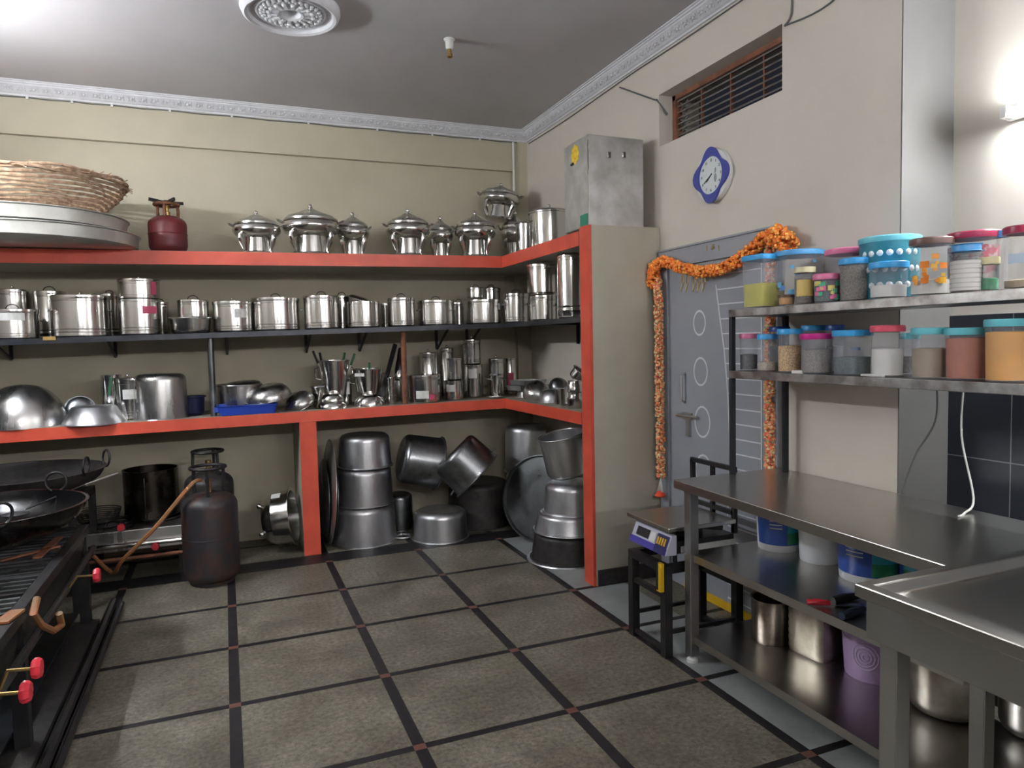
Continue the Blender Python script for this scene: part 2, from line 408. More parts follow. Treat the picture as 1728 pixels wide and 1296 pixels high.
tag(G().tube([(XW-.14, YB-.06, 3.32), (XW-.14, YB-.06, 2.26)], .010, 8).obj('conduit_pipe', M_wplastic), 'thin pale conduit running down the room corner to the upper shelf', 'pipe')

# ventilator window
def vent():
    w = bpy.data.objects.new('window_1', None); COL.objects.link(w); w.location = (XW+.10, 0, 0); struct(w, 'barred ventilator window high above the door')
    f = G(); t = .03
    f.box(0, .05, VY0, VY1, VZ1-t, VZ1); f.box(0, .05, VY0, VY1, VZ0, VZ0+.015); f.box(0, .05, VY0, VY0+.02, VZ0, VZ1); f.box(0, .05, VY1-t, VY1, VZ0, VZ1)
    f.obj('window_frame', M_rust, w, smooth=False)
    b = G(); n = 9
    for i in range(1, n): 
        z = VZ0+(VZ1-VZ0)*i/n; b.tube([(.02, VY0+.01, z), (.02, VY1-.02, z)], .0055, 6)
    b.obj('bars', M_tleg, w)
    b = G()
    for i in range(1, 4):
        y = VY0+(VY1-VY0)*i/4; b.bar((.03, y, VZ0), (.03, y, VZ1-.02), .018, .01)
    b.obj('mullion', M_rust, w, smooth=False)
    b = G()
    for i in range(5):
        z = VZ0+.03+i*.05; b.bar((.035, VY1-.04, z), (.035, VY1-.12, z+.04), .008); b.bar((.035, VY1-.12, z), (.035, VY1-.04, z+.04), .008)
    b.obj('wire_mesh', M_tleg, w, smooth=False)
vent()

# door with its frame
def door():
    d = bpy.data.objects.new('door_1', None); COL.objects.link(d); d.location = (XW, 0, 0); struct(d, 'grey painted door with white circles and stripes')
    Y0, Y1, ZT = 2.80, 3.842, 2.10
    f = G(); f.box(-.03, 0, Y1-.09, Y1, 0, ZT); f.box(-.03, 0, Y0, Y0+.07, 0, ZT); f.box(-.03, 0, Y0+.0701, Y1-.0901, ZT-.115, ZT)
    f.box(-.04, -.0301, Y0, Y1, ZT-.012, ZT)
    f.obj('door_frame', M_grey, d, smooth=False, bev=.003)
    G().box(-.012, -.001, Y0+.07, Y1-.09, .01, ZT-.115).obj('door_leaf', M_grey, d, smooth=False)
    pl = G()
    for x, y, rr in ((1180,545,.076),(1182,627,.086),(1185,712,.095),(1187,795,.10)):
        p = at(x, y, 0, XW-.014); g = G(); N = 40; vs = []; fs = []
        for i in range(N):
            a = 2*PI*i/N
            for q in (rr, rr-.012): vs.append((-.0135, p.y+q*.78*math.cos(a), p.z+q*math.sin(a)))
        for i in range(N):
            j = (i+1) % N; fs.append((2*i, 2*i+1, 2*j+1, 2*j))
        pl.add(vs, fs)
    curve = [at(x, y, 0, XW-.0135) for x, y in ((1208,480),(1214,530),(1222,590),(1228,660),(1231,730),(1232,800),(1228,870))]
    for a, b in zip(curve, curve[1:]): pl.bar((-.0135, a.y, a.z), (-.0135, b.y, b.z), .009, .0015, (1,0,0))
    e = at(1285, 640, 0, XW-.0135)
    pl.bar((-.0135, e.y, .02), (-.0135, e.y, 1.98), .009, .0015, (1,0,0))
    z = 1.90
    while z > .05:
        ys = curve[-1].y
        for a, b in zip(curve, curve[1:]):
            if b.z <= z <= a.z: ys = b.y+(a.y-b.y)*(z-b.z)/(a.z-b.z)
        if z > curve[0].z: ys = curve[0].y
        pl.bar((-.0135, ys, z), (-.0135, e.y, z), .007, .0015, (1,0,0)); z -= .083
    pl.obj('painted_lines', M_dline, d, smooth=False, label='white painted circles and stripes')
    p = at(1156, 702, 0, XW-.03)
    l = G(); l.tube([(-.03, p.y+.09, p.z), (-.03, p.y-.12, p.z)], .009, 8); l.box(-.022, -.012, p.y-.05, p.y+.05, p.z-.02, p.z+.02)
    l.box(-.03, -.012, p.y-.035, p.y-.005, p.z-.12, p.z-.02)
    l.obj('latch', M_tleg, d)
    h = at(1150, 655, 0, XW-.04)
    G().tube([(-.012, h.y, h.z-.09), (-.04, h.y, h.z-.075), (-.04, h.y, h.z+.075), (-.012, h.y, h.z+.09)], .007, 8).obj('door_handle', M_tleg, d)
    t = G()
    for x in (1193, 1203, 1213):
        q = at(x, 419, 0, XW-.031); s = text_geo({1193:'I', 1203:'\u0950', 1213:'I'}[x], .04, .0015)
        s.xf(Matrix.Translation((-.032, q.y, q.z)) @ Euler((PI/2, 0, -PI/2)).to_matrix().to_4x4()); t.add(s.v, s.f)
    t.obj('lintel_marks', M_brass, d, smooth=False, label='small golden marks on the lintel')
door()

# flower garland round the door
def rosettes(g, path, rad, per, r0=.011):
    P = [Vector(p) for p in path]; L = [0]
    for a, b in zip(P, P[1:]): L.append(L[-1]+(b-a).length)
    n = int(L[-1]*per)
    for i in range(n):
        s = L[-1]*i/n; k = max(j for j in range(len(L)-1) if L[j] <= s+1e-9); t = (s-L[k])/(L[k+1]-L[k])
        c = P[k].lerp(P[k+1], t); d = (P[k+1]-P[k]).normalized(); u = d.cross(Vector((1,0,0))).normalized(); v = d.cross(u)
        a = random.uniform(0, 2*PI); q = random.uniform(.6, 1)*rad
        p = c+u*math.cos(a)*q+v*math.sin(a)*q
        r = r0*random.uniform(.7, 1.25)
        g.ball((min(p.x, XW-.014), p.y, p.z), r, 6, 4, (1, random.uniform(.7,1.2), random.uniform(.6,1.1)))
def garland():
    o = thing('flower_garland', 'orange artificial marigold garland draped over and down both sides of the grey door', 'garland', (XW, 3.3, 2.1))
    X = XW-.075
    def W(pts, xx=X): return [(xx, at(x, y, 0, xx).y, at(x, y, 0, xx).z) for x, y in pts]
    def loc(g): return g.xf(Matrix.Translation((-XW, -3.3, -2.1)))
    g = G(); rosettes(g, W([(1103,452),(1118,440),(1150,452),(1180,459),(1215,455),(1245,440),(1270,420),(1292,400),(1308,392)]), .030, 900)
    loc(g).obj('festoon', M_marigold, o)
    g = G(); rosettes(g, W([(1104,445),(1104,470),(1100,482)]), .038, 1100); rosettes(g, W([(1300,395),(1318,400),(1330,412),(1336,420)]), .05, 1100)
    loc(g).obj('flower_bunch', M_marigold, o)
    g = G(); rosettes(g, W([(1110,470),(1112,560),(1113,650),(1114,740),(1115,805)]), .024, 700, .010)
    loc(g).obj('hanging_strand', M_strand, o)
    p = W([(1115,805)])[0]; q = W([(1114,834)])[0]
    g = G()
    for k in range(6): g.tube([p, (q[0], q[1]+.012*(k-2.5), q[2]+.015)], .002, 4)
    loc(g).obj('tassel_thread', M_wwire, o)
    g = G(); g.lathe([(0,.02),(.018,.018),(.036,-.008),(.030,-.014),(0,-.010)], 14, q); loc(g).obj('tassel', mat('orange felt', (.75,.07,.03), .7), o)
    p = W([(1303,400)])[0]
    g = G(); XR2 = XW-.04; rosettes(g, [(XR2, p[1]+.05, p[2]), (XR2, p[1]+.055, 1.4), (XR2, p[1]+.05, .78)], .024, 700, .011)
    loc(g).obj('hanging_strand', M_strand, o)
    g = G()
    for x in (1152, 1160, 1172, 1180, 1188):
        a = W([(x, 462)])[0]; b = W([(x-3, 492)])[0]; g.tube([a, ((a[0]), a[1]-.012, (a[2]+b[2])/2), b, (a[0], a[1]+.014, (a[2]+b[2])/2), a], .003, 5)
    loc(g).obj('string_loop', M_brass, o)
garland()

# clock
def clock():
    p = at(1201, 296, 0, XW-.03)
    o = thing('wall_clock', 'blue and white round wall clock on the pale wall above the door', 'clock', (XW-.001, p.y, p.z), (0, 0, -PI/2))   # local: -Y is outward, X right
    def disc(R, y0, y1, mt, nm, inner=None, N=96, **k):
        vs = []; fs = []
        for y in (y0, y1):
            for i in range(N):
                a = 2*PI*i/N; r = R(a) if callable(R) else R; vs.append((r*math.cos(a), y, r*math.sin(a)))
                ri = inner if inner else 0; vs.append((ri*math.cos(a), y-(.0), ri*math.sin(a)))
        for i in range(N):
            j = (i+1) % N; A, B = 2*i, 2*j; O = 2*N
            fs += [(O+A, O+B, B, A), (O+A, O+A+1, O+B+1, O+B), (A, B, B+1, A+1)]
            if inner: fs.append((A+1, B+1, O+B+1, O+A+1))
        return G().add(vs, fs).obj(nm, mt, o, ang=30, **k)
    disc(.143, 0, -.030, M_wplastic, 'white_body')
    def lobed(a):
        return .137+.019*math.cos(4*a)
    disc(lobed, -.0305, -.042, M_cblue, 'blue_bezel', .103)
    disc(.104, -.0305, -.034, mat('clock dial', (.60,.64,.64), .5), 'dial')
    g = G()
    for h in range(1, 13):
        a = PI/2-h*PI/6; t = text_geo(str(h), .021, .0006); t.xf(Matrix.Translation((.083*math.cos(a), -.0348, .083*math.sin(a))) @ Euler((PI/2,0,0)).to_matrix().to_4x4()); g.add(t.v, t.f)
    g.obj('numerals', M_iron, o, smooth=False)
    g = G(); g.ball((.038,-.034,-.02), .015, 10, 6, (.8,.15,1.6)); g.ball((.038,-.034,.02), .010, 10, 6, (.8,.15,1.6))
    g.obj('dial_picture', mat('grey print', (.25,.26,.27), .6), o)
    for nm, ang, L in (('minute_hand', 240, .070), ('hour_hand', 230, .048)):
        a = math.radians(90-ang); G().bar((-.012*math.cos(a),-.037,-.012*math.sin(a)), (L*math.cos(a),-.037,L*math.sin(a)), .006, .0015, (0,1,0)).obj(nm, M_black, o, smooth=False)
clock()

# ceiling medallion and bulb holder
def medallion():
    p = at(491, 28, 2, ZC-.05)
    o = thing('ceiling_medallion', 'round white plaster rose with raised petals on the ceiling', 'ceiling rose', (p.x, p.y, ZC))
    g = G(); g.lathe([(.265,0),(.268,-.02),(.258,-.045),(.243,-.055),(.228,-.048),(.221,-.030),(.205,-.025),(.190,-.028),(.186,-.036),(.178,-.036),(.174,-.028),(.155,-.030),(.08,-.038),(.068,-.045),(.055,-.040),(.048,-.020),(.044,-.004),(0,-.004)], 72)
    g.obj('disc', M_white, o)
    g = G()
    for k in range(28):
        a = 2*PI*k/28; r = .150
        for rr, s in ((.158,.012),(.140,.010)): g.ball((rr*math.cos(a+(.1 if s<.011 else 0)), rr*math.sin(a+(.1 if s<.011 else 0)), -.036), s, 8, 5)
    for k in range(16):
        a = 2*PI*k/16; g.bar((.075*math.cos(a), .075*math.sin(a), -.04), (.125*math.cos(a), .125*math.sin(a), -.038), .017, .014)
        g.ball((.118*math.cos(a), .118*math.sin(a), -.042), .013, 8, 5)
    g.obj('relief', mat('plaster relief', (.58,.58,.60), .55), o, label='raised petals and beads')
    p = at(758, 66, 2, ZC)
    o = thing('bulb_holder', 'empty white bulb holder hanging from the ceiling near the corner', 'bulb holder', (p.x, p.y, ZC))
    G().lathe([(0,0),(.034,0),(.034,-.008),(.026,-.014),(.024,-.05),(.019,-.062),(0,-.062)], 24).obj('holder', M_wplastic, o)
    G().lathe([(0,-.062),(.013,-.062),(.013,-.085),(.018,-.088),(.018,-.108),(.008,-.115),(0,-.115)], 20).obj('socket', M_brass, o)
medallion()

def tube_light(loc, rotz, L, m, label):
    o = thing('tube_light', label, 'lamp', loc, (0,0,rotz))      # local: wall behind at +y, tube along x
    G().box(-L/2-.03, L/2+.03, -.03, 0, -.025, .025).obj('batten', M_wplastic, o, smooth=False, bev=.004)
    g = G(); g.tube([(-L/2, -.052, 0), (L/2, -.052, 0)], .014, 16); g.obj('tube', m, o)
    for s in (-1, 1): G().box(s*(L/2+.012)-.012, s*(L/2+.012)+.012, -.074, -.001, -.022, .022).obj('end_cap', M_wplastic, o, smooth=False)  # end caps, added to hold tube-end light off the return strip
tube_light((XL, 4.15, 2.74), PI/2, 1.15, M_tubeL, 'lit white tube light on the left wall beside the basket')
p = at(1700, 190, 0, XR-.05)
tube_light((XR, p.y-.585, p.z), -PI/2, 1.15, M_tubeR, 'glaring white tube light on the right wall above the jars')
tube_light((-.2, YF, 2.7), PI, 1.15, M_tubeB, 'lit tube light on the wall behind the camera, left')
tube_light((1.9, YF, 2.7), PI, 1.15, M_tubeB, 'lit tube light on the wall behind the camera, right')

# ------------------------------------------------------------ built-in masonry shelves
def zU(x): return 2.219+.0095*min(x, 2.12)
def zM(x): return 1.657+.02*min(x, 2.12)
def zL(x): return 1.068+.009*min(x, 2.12)
def lshape(inset=0): return [(XL, YB), (XL, YS+inset), (XS+inset, YS+inset), (XS+inset, YP2), (XW, YP2), (XW, YB)]
for zf, th, nm, lb in ((zU, .093, 'masonry_shelf', 'upper L-shaped masonry shelf with orange-red edge, carrying the chafing dishes'), (zL, .080, 'masonry_shelf', 'lower L-shaped masonry shelf with orange-red edge, above the big cooking pots')):
    sh = thing(nm, lb, 'shelf', (0, YS, 0))
    def SH(g, n, m, **k): return g.xf(Matrix.Translation((0, -YS, 0))).obj(n, m, sh, smooth=False, **k)
    g = G()
    g.prism([(XL+.001, YB-.046), (XL+.001, YS), (XS, YS), (XS, YB-.046)], lambda x: zf(x)-th, zf)
    g.prism([(XS, YB-.051), (XS, YP2+.001), (XW-.001, YP2+.001), (XW-.001, YB-.051)], lambda x: zf(x)-th, zf)
    SH(g, 'slab', M_conc if zf is zL else M_panel)
    g = G(); e = .004
    g.prism([(XL+.001, YS-.0002), (XL+.001, YS-e), (XS-e, YS-e), (XS-e, YS-.0002)], lambda x: zf(x)-th, lambda x: zf(x)-.001)
    g.prism([(XS-.0002, YS-e), (XS-e, YS-e), (XS-e, YP2+.001), (XS-.0002, YP2+.001)], lambda x: zf(x)-th, lambda x: zf(x)-.001)
    SH(g, 'painted_edge', M_orange, label='orange-red painted front edge')
def upright(label, body, face, nm):
    o = thing(nm, label, 'partition', (body[0], body[2], 0))
    T_ = Matrix.Translation((-body[0], -body[2], 0))
    G().box(*body).xf(T_).obj('body', M_panel, o, smooth=False); G().box(*face).xf(T_).obj('painted_edge', M_orange, o, smooth=False, label='orange-red painted face')
upright('short masonry partition with orange-red face under the lower shelf', (.49, .60, YS, YB-.001, 0, .990), (.485, .605, YS-.006, YS-.0002, 0, .992), 'shelf_partition')
upright('tall cream masonry end panel with orange-red post edge, carrying the metal tin', (XS, XW-.001, YP, YP2, 0, 2.253), (XS-.02, XS-.0002, YP, YP2-.04, 0, 2.253), 'shelf_end_panel')
# dark metal shelf between
ms = thing('metal_shelf', 'narrow black steel shelf full of pots between the two masonry shelves', 'shelf', (0, YS, 1.66))
def MS(g, n, m, **k): return g.xf(Matrix.Translation((0, -YS, -1.66))).obj(n, m, ms, smooth=False, **k)
g = G(); g.prism([(XL+.001, YB-.002), (XL+.001, YS), (XS+.1, YS), (XS+.1, YB-.06)], lambda x: zM(x)-.006, zM)
g.prism([(XS+.1, YB-.06), (XS+.1, YS), (XS+.02, YS), (XS+.02, YP2+.01), (XW-.002, YP2+.01), (XW-.002, YB-.06)], lambda x: zM(x)-.006, zM)
MS(g, 'shelf_plate', M_mid)
g = G(); g.prism([(XL+.001, YS+.003), (XL+.001, YS-.002), (XS+.02, YS-.002), (XS+.02, YS+.003)], lambda x: zM(x)-.036, lambda x: zM(x)+.001)
g.prism([(XS+.0199, YS+.003), (XS+.017, YS), (XS+.017, YP2+.01), (XS+.0199, YP2+.01)], lambda x: zM(x)-.036, lambda x: zM(x)+.001); MS(g, 'front_lip', M_mid)
for x in (-1.4, -.75, .02, .62, 1.05, 1.72, 2.0):
    g = G(); g.bar((x, YB-.01, 1.50), (x, YB-.01, zM(x)-.01), .02); g.bar((x, YS+.02, zM(x)-.018), (x, YB-.01, zM(x)-.018), .02); g.bar((x, YB-.02, 1.50), (x, YS+.25, zM(x)-.02), .014)
    MS(g, 'bracket', M_dsteel)
for y in (4.4, 5.0):
    g = G(); g.bar((XW-.01, y, 1.52), (XW-.01, y, zM(3)-.01), .02); g.bar((XS+.04, y, zM(3)-.018), (XW-.01, y, zM(3)-.018), .02); MS(g, 'bracket', M_dsteel)
for px, yy in ((357, 5.44), (682, 5.44)):
    p = at(px, 620, 1, yy); g = G(); g.tube([(p.x, yy, zL(p.x)), (p.x, yy, zM(p.x)-.006)], .021, 12); g.xf(Matrix.Translation((0,-YS,-1.66))).obj('support_post', M_aludark if px<400 else M_rust, ms)
g = G(); p = at(83, 571, 1, YS-.006); g.box(p.x-.035, p.x+.035, YS-.008, YS-.002, p.z-.012, p.z+.012); MS(g, 'tape_scrap', M_brass, label='torn yellow tape scrap')

# ------------------------------------------------------------ vessels
def facing(x, y): return math.atan2(-y, -x)      # angle towards the camera column
def handle_arc(R, r, mt, parent, name='handle', loc=(0,0,0), rot=(0,0,0), h=.5):
    """small arch standing on its feet in the xz plane"""
    pts = [(R*math.cos(a), 0, R*h*math.sin(a)*1.6) for a in [PI*i/10 for i in range(11)]]
    return G().tube(pts, r, 6).obj(name, mt, parent, loc, rot)
def paper_tag(o, r, ang, z0, z1, width, m=None, name='paper_label'):
    patch(r+.0008, ang-width/r/2, ang+width/r/2, z0, z1).obj(name, m or M_paper, o, label='blank white paper label' if m is None else None)
def dabba(xl, xr, yt, label, group, z, Y=None, X=None, lid='arch', tagp=None, ears=False, m=None, ribs=True, nm='steel_pot', cat='pot', mark=None, z0=None):
    """straight-sided lidded steel container"""
    m = m or M_steel
    x, y, zb, r, h = spot(xl, xr, yt, z, Y, X)
    if z is zM and Y is not None:
        for _ in range(3):
            Y = YS+.012+r if Y < 5.6 else YB-.05-r
            x, y, zb, r, h = spot(xl, xr, yt, z, Y, X)
    f = facing(x, y)
    o = thing(nm, label, cat, (x, y, zb), (0,0,0), group)
    lh = min(.035, h*.16) if lid else 0
    hb = h-lh-(.012 if lid == 'arch' else 0)
    g = G(); b = min(.012, h*.06); R = r*.975
    pr = [(0,0),(R-b,0),(R,b)]
    if ribs: pr += [(R, hb*.12), (R+.002, hb*.13), (R+.002, hb*.145), (R, hb*.155), (R, hb*.20), (R+.002, hb*.21), (R+.002, hb*.22), (R, hb*.23)]
    pr += [(R, hb-.02), (R+.0015, hb-.018), (R+.0015, hb-.012), (R, hb-.01)] if hb > .06 else []
    pr += [(R, hb), (R-.003, hb), (R-.003, b+.003), (R-b-.003, .003), (0, .003)]
    g.lathe(pr, 40); body_ = g.obj('body', m, o)
    if lid:
        L = G(); L.lathe([(R-.004, hb-.004), (r, hb-.004), (r+.001, hb+.002), (r, hb+lh*.55), (r*.95, hb+lh*.62), (r*.93, hb+lh*.5), (r*.90, hb+lh*.5), (r*.3, hb+lh*.8), (0, hb+lh*.85)], 40); lo_ = L.obj('lid', m, o)
        if lid == 'arch': handle_arc(min(.035, r*.35), .0035, M_black, lo_, 'lid_handle', (0,0,hb+lh*.72), (0,0,f+PI/2), .55)
        if lid == 'knob': G().ball((0,0,hb+lh+.006), .010, 12, 8).obj('lid_knob', m, lo_)
    if ears:
        for s in (-1, 1):
            a = f+s*(PI/2-.25) if ears == 'side' else f+s*1.1
            q = (R*math.cos(a), R*math.sin(a), hb*.72)
            g = G(); ca, sa = math.cos(a), math.sin(a)
            pts = [(q[0]-sa*.028*math.cos(t)+ca*(.004+.022*math.sin(t)), q[1]+ca*.028*math.cos(t)+sa*(.004+.022*math.sin(t)), q[2]-.012*math.sin(t)) for t in [PI*i/8 for i in range(9)]]
            g.tube(pts, .0035, 6).obj('side_handle', m, o)
    if tagp: a, z0_, z1_, ww = tagp; paper_tag(body_, R+.001, f+a, z0_*h, z1_*h, ww)
    if mark: a, z0_, z1_, ww = mark; paper_tag(body_, R+.001, f+a, z0_*h, z1_*h, ww, M_pink, 'sticker')
    return o, (x, y, zb, r, h)
def upside_pot(r, h, m, label, group, loc, rot=(0,0,0), nm='cooking_pot', flare=1.06, rim=.012, cat='pot', closed=True, up=False, handles=False, rolled=.006):
    """plain patila; mouth down unless up"""
    o = thing(nm, label, cat, loc, rot, group)
    c = min(.05, h*.25); q = []
    for i in range(7):
        a = PI/2*i/6; q.append((r-c+c*math.sin(a), c-c*math.cos(a)))
    out = [(0,0)]+q+[(r*flare, h-.006), (r*flare+rim, h-.004), (r*flare+rim, h+.002), (r*flare-.003, h)]
    inn = [(r-.004, c), (r-c, .004), (0, .004)]
    pr = out+inn
    g = G(); g.lathe(pr if up else [(a, h-b) for a, b in reversed(pr)], 48); g.obj('body', m, o)
    k = G(); k.ring(r*flare+rim*.6, rolled, (0,0,h if up else 0), n=48); k.obj('rim', m, o)
    if handles:
        for s in (-1, 1):
            zz = h*.8 if up else h*.2
            g = G(); g.tube([(s*r*1.03, -.045, zz), (s*(r*1.03+.035), -.04, zz+.008), (s*(r*1.03+.035), .04, zz+.008), (s*r*1.03, .045, zz)], .006, 8); g.obj('side_handle', m, o)
    return o
def bowl(r, h, m, label, group, loc, rot=(0,0,0), nm='steel_bowl', flat=.35, up=False, rim=.008, cat='bowl', cone=False):
    N = 10; pr = []
    if cone: out = [(0,0), (r*flat,0), (r*flat+.008,.004), (r*.96, h*.93), (r*.97, h-.004), (r, h), (r, h+.003), (r*.955, h), (r*flat, .006), (0,.006)]
    else:
        out = [(0,0)]
        for i in range(N+1):
            t = i/N; out.append((r*(flat+(1-flat)*math.sin(t*PI/2)) if i else r*flat, h*(1-math.cos(t*PI/2))))
        out += [(r+rim, h), (r+rim, h+.002), (r-.002, h+.001)]
        for i in range(N, -1, -1):
            t = i/N; out.append(((r*(flat+(1-flat)*math.sin(t*PI/2)))-.003, h*(1-math.cos(t*PI/2))+.003))
        out.append((0, .003))
    g = G(); g.lathe(out if up else [(a, h-b) for a, b in reversed(out)], 40)
    o = g.obj(nm, m, None, loc, rot); return tag(o, label, cat, group)

# ---- upper shelf
def chafing(xl, xr, yk, Y, label, ztop=zU, rot=(0,0,0), nofeet=False, base=None):
    x, y, zb, r, h = spot(xl, xr, yk, ztop if base is None else base, Y)
    o = thing('chafing_dish', label, 'chafing dish', (x, y, zb), rot, 'round chafing dishes on the upper shelf')
    H = h
    g = G(); g.lathe([(0,.004*1),(r*.62,.004),(r*.64,.012),(r*.58,.02),(r*.56,H*.36),(r*.50,H*.36),(r*.5,.03),(0,.03)], 36); g.obj('burner_stand', M_steel, o)
    g = G(); g.lathe([(0,H*.36),(r*.55,H*.36),(r*.74,H*.385),(r*.90,H*.435),(r*.985,H*.50),(r,H*.55),(r*.97,H*.61),(r*.90,H*.65),(r*.95,H*.655),(r*.95,H*.665),(r*.86,H*.668),(r*.80,H*.50),(0,H*.44)], 44); g.obj('water_pan', M_steel, o)
    g = G(); g.lathe([(r*.90,H*.668),(r*.93,H*.675),(r*.93,H*.695),(r*.86,H*.72),(r*.80,H*.755),(r*.72,H*.765),(r*.40,H*.835),(r*.12,H*.905),(0,H*.91)], 44); cl_ = g.obj('lid', M_steel2, o)
    g = G(); g.lathe([(0,H*.89),(r*.09,H*.895),(r*.06,H*.92),(r*.05,H*.925)], 16); g.ball((0,0,H*.955), H*.045, 14, 10); g.obj('knob', M_steel, cl_)
    for k in range(4):
        a = facing(x, y)+PI/4+k*PI/2; ca, sa = math.cos(a), math.sin(a)
        pts = [(rr*r*ca, rr*r*sa, zz*H) for rr, zz in ((.86,.44),(.93,.40),(.95,.33),(.86,.24),(.76,.14),(.74,.06),(.82,.012))]
        G().tube(pts, [.010,.016,.018,.014,.010,.008,.010], 8).obj('leg', M_steel, o)
    for s in (-1, 1):
        a = facing(x, y)+s*PI/2*.95; ca, sa = math.cos(a), math.sin(a)
        pts = [(r*.93*ca-sa*t*.03, r*.93*sa+ca*t*.03, H*.62) for t in (-1,)]
        pts = [(r*.93*ca+sa*.03, r*.93*sa-ca*.03, H*.625), (r*1.10*ca+sa*.028, r*1.10*sa-ca*.028, H*.67), (r*1.14*ca, r*1.14*sa, H*.69), (r*1.10*ca-sa*.028, r*1.10*sa+ca*.028, H*.67), (r*.93*ca-sa*.03, r*.93*sa+ca*.03, H*.625)]
        G().tube(pts, .005, 6).obj('handle', M_steel, o)
    return o
chafing(396, 474, 348, 5.52, 'medium chafing dish at the left end of its row on the upper shelf')
chafing(479, 574, 335, 5.54, 'largest chafing dish, second from the left on the upper shelf')
chafing(570, 624, 353, 5.62, 'smaller chafing dish directly right of the largest one')
chafing(653, 727, 345, 5.50, 'chafing dish in the middle of the row, tall conical lid and bright legs')
chafing(722, 766, 361, 5.64, 'small chafing dish squeezed between two larger ones right of the row middle')
chafing(768, 838, 350, 5.52, 'chafing dish directly left of the stacked tilted one')
o = chafing(846, 894, 352, 5.68, 'dark shaded chafing dish underneath the tilted one at the corner')
p = at(845, 372, 1, 5.72)
o = chafing(806, 874, 300, 5.72, 'tilted chafing dish stacked on top of another at the room corner', base=p.z, rot=(0,.12,0))
G_u = 'round chafing dishes on the upper shelf'
def big_lidded():
    x, y, zb, r, h = spot(893, 963, 338, 2.25, 5.05)
    o = thing('steel_pot', 'large straight-sided polished pot with conical lid beside the metal tin', 'pot', (x, y, zb))
    H = h*.78
    G().lathe([(0,0),(r*.95,0),(r*.97,.02),(r*.97,H),(r*1.02,H+.003),(r*1.02,H+.012),(r*.93,H+.012),(r*.93,.02),(0,.01)], 44).obj('body', M_steel, o)
    G().lathe([(r*.94,H+.012),(r*.98,H+.02),(r*.9,H+.03),(r*.3,h*.92),(0,h*.93)], 44).obj('lid', M_steel, o)
    G().ball((0,0,h*.965), h*.04, 14, 10).obj('knob', M_steel, o)
    for s in (-1, 1):
        a = facing(x, y)+s*1.35; ca, sa = math.cos(a), math.sin(a)
        G().tube([(r*.97*ca+sa*.04, r*.97*sa-ca*.04, H*.8), ((r+.03)*ca+sa*.035, (r+.03)*sa-ca*.035, H*.83), ((r+.03)*ca-sa*.035, (r+.03)*sa+ca*.035, H*.83), (r*.97*ca-sa*.04, r*.97*sa+ca*.04, H*.8)], .005, 6).obj('side_handle', M_steel, o)
big_lidded()
# small kettle between
x, y, zb, r, h = spot(872, 902, 375, 2.245, 5.38)
upside_pot(r, h, M_steel, 'small dark polished pot between the corner chafing dishes and the big lidded pot', None, (x,y,zb), nm='steel_pot', up=True)

def tin_box():
    a = at(994, 381, 1, 3.92); b = at(1087, 381, 1, 3.92); t = at(994, 226, 1, 3.92); bk = at(952, 300, 0, a.x)
    X0, X1, Y0, Y1, Z0, Z1 = a.x, b.x, 3.92, bk.y, 2.2535, t.z
    o = thing('tin_box', 'tall dented galvanised metal box standing on top of the cream end panel', 'box', ((X0+X1)/2, (Y0+Y1)/2, Z0), (0,0,0))
    ox, oy = (X0+X1)/2, (Y0+Y1)/2
    g = G(); g.box(X0-ox, X1-ox, Y0-oy, Y1-oy, 0, Z1-Z0); g.obj('body', mat('galvanised sheet', (.60,.60,.60), .45, .75, col2=(.40,.39,.37), scale=6, bump=.15, bscale=12, rvar=.08), o, bev=.006)
    g = G(); g.box(X0-ox-.003, X0-ox+.004, Y0-oy-.003, Y0-oy+.004, 0, Z1-Z0); g.obj('corner_seam', M_steel2, o, smooth=False)
    for x in (1027, 1052):
        q = at(x, 262, 1, Y0); G().box(q.x-ox-.012, q.x-ox+.012, Y0-oy-.012, Y0-oy, q.z-Z0-.02, q.z-Z0+.02).obj('clasp', M_steel, o, bev=.003)
    G().lathe([(0,0),(.02,0),(.014,.012),(.018,.022),(0,.03)], 16).obj('lid_knob', M_steel, o, (-.08,-.05,Z1-Z0))
    q = at(970, 261, 0, X0-.002); k = G()
    k.ball((0, q.y-oy, q.z-Z0), .026, 14, 6, (.2,1,1))
    for i in range(8):
        aa = i*PI/4; k.ball((0, q.y-oy+.036*math.cos(aa), q.z-Z0+.044*math.sin(aa)), .019, 8, 5, (.2,1,1))
    k.xf(Matrix.Translation((X0-ox-.002, 0, 0))); k.obj('flower_sticker', mat('yellow sticker', (.75,.50,.03), .5), o)
    q = at(985, 367, 0, X0-.002); G().box(X0-ox-.002, X0-ox, q.y-oy-.05, q.y-oy+.05, .01, .08).obj('green_patch', mat('green paint', (.03,.22,.14), .5), o, smooth=False)
    q = at(966, 277, 0, X0-.002); G().ball((X0-ox, q.y-oy, q.z-Z0), .03, 10, 6, (.25,1.2,.35)).obj('dent_slot', M_iron, o)
tin_box()

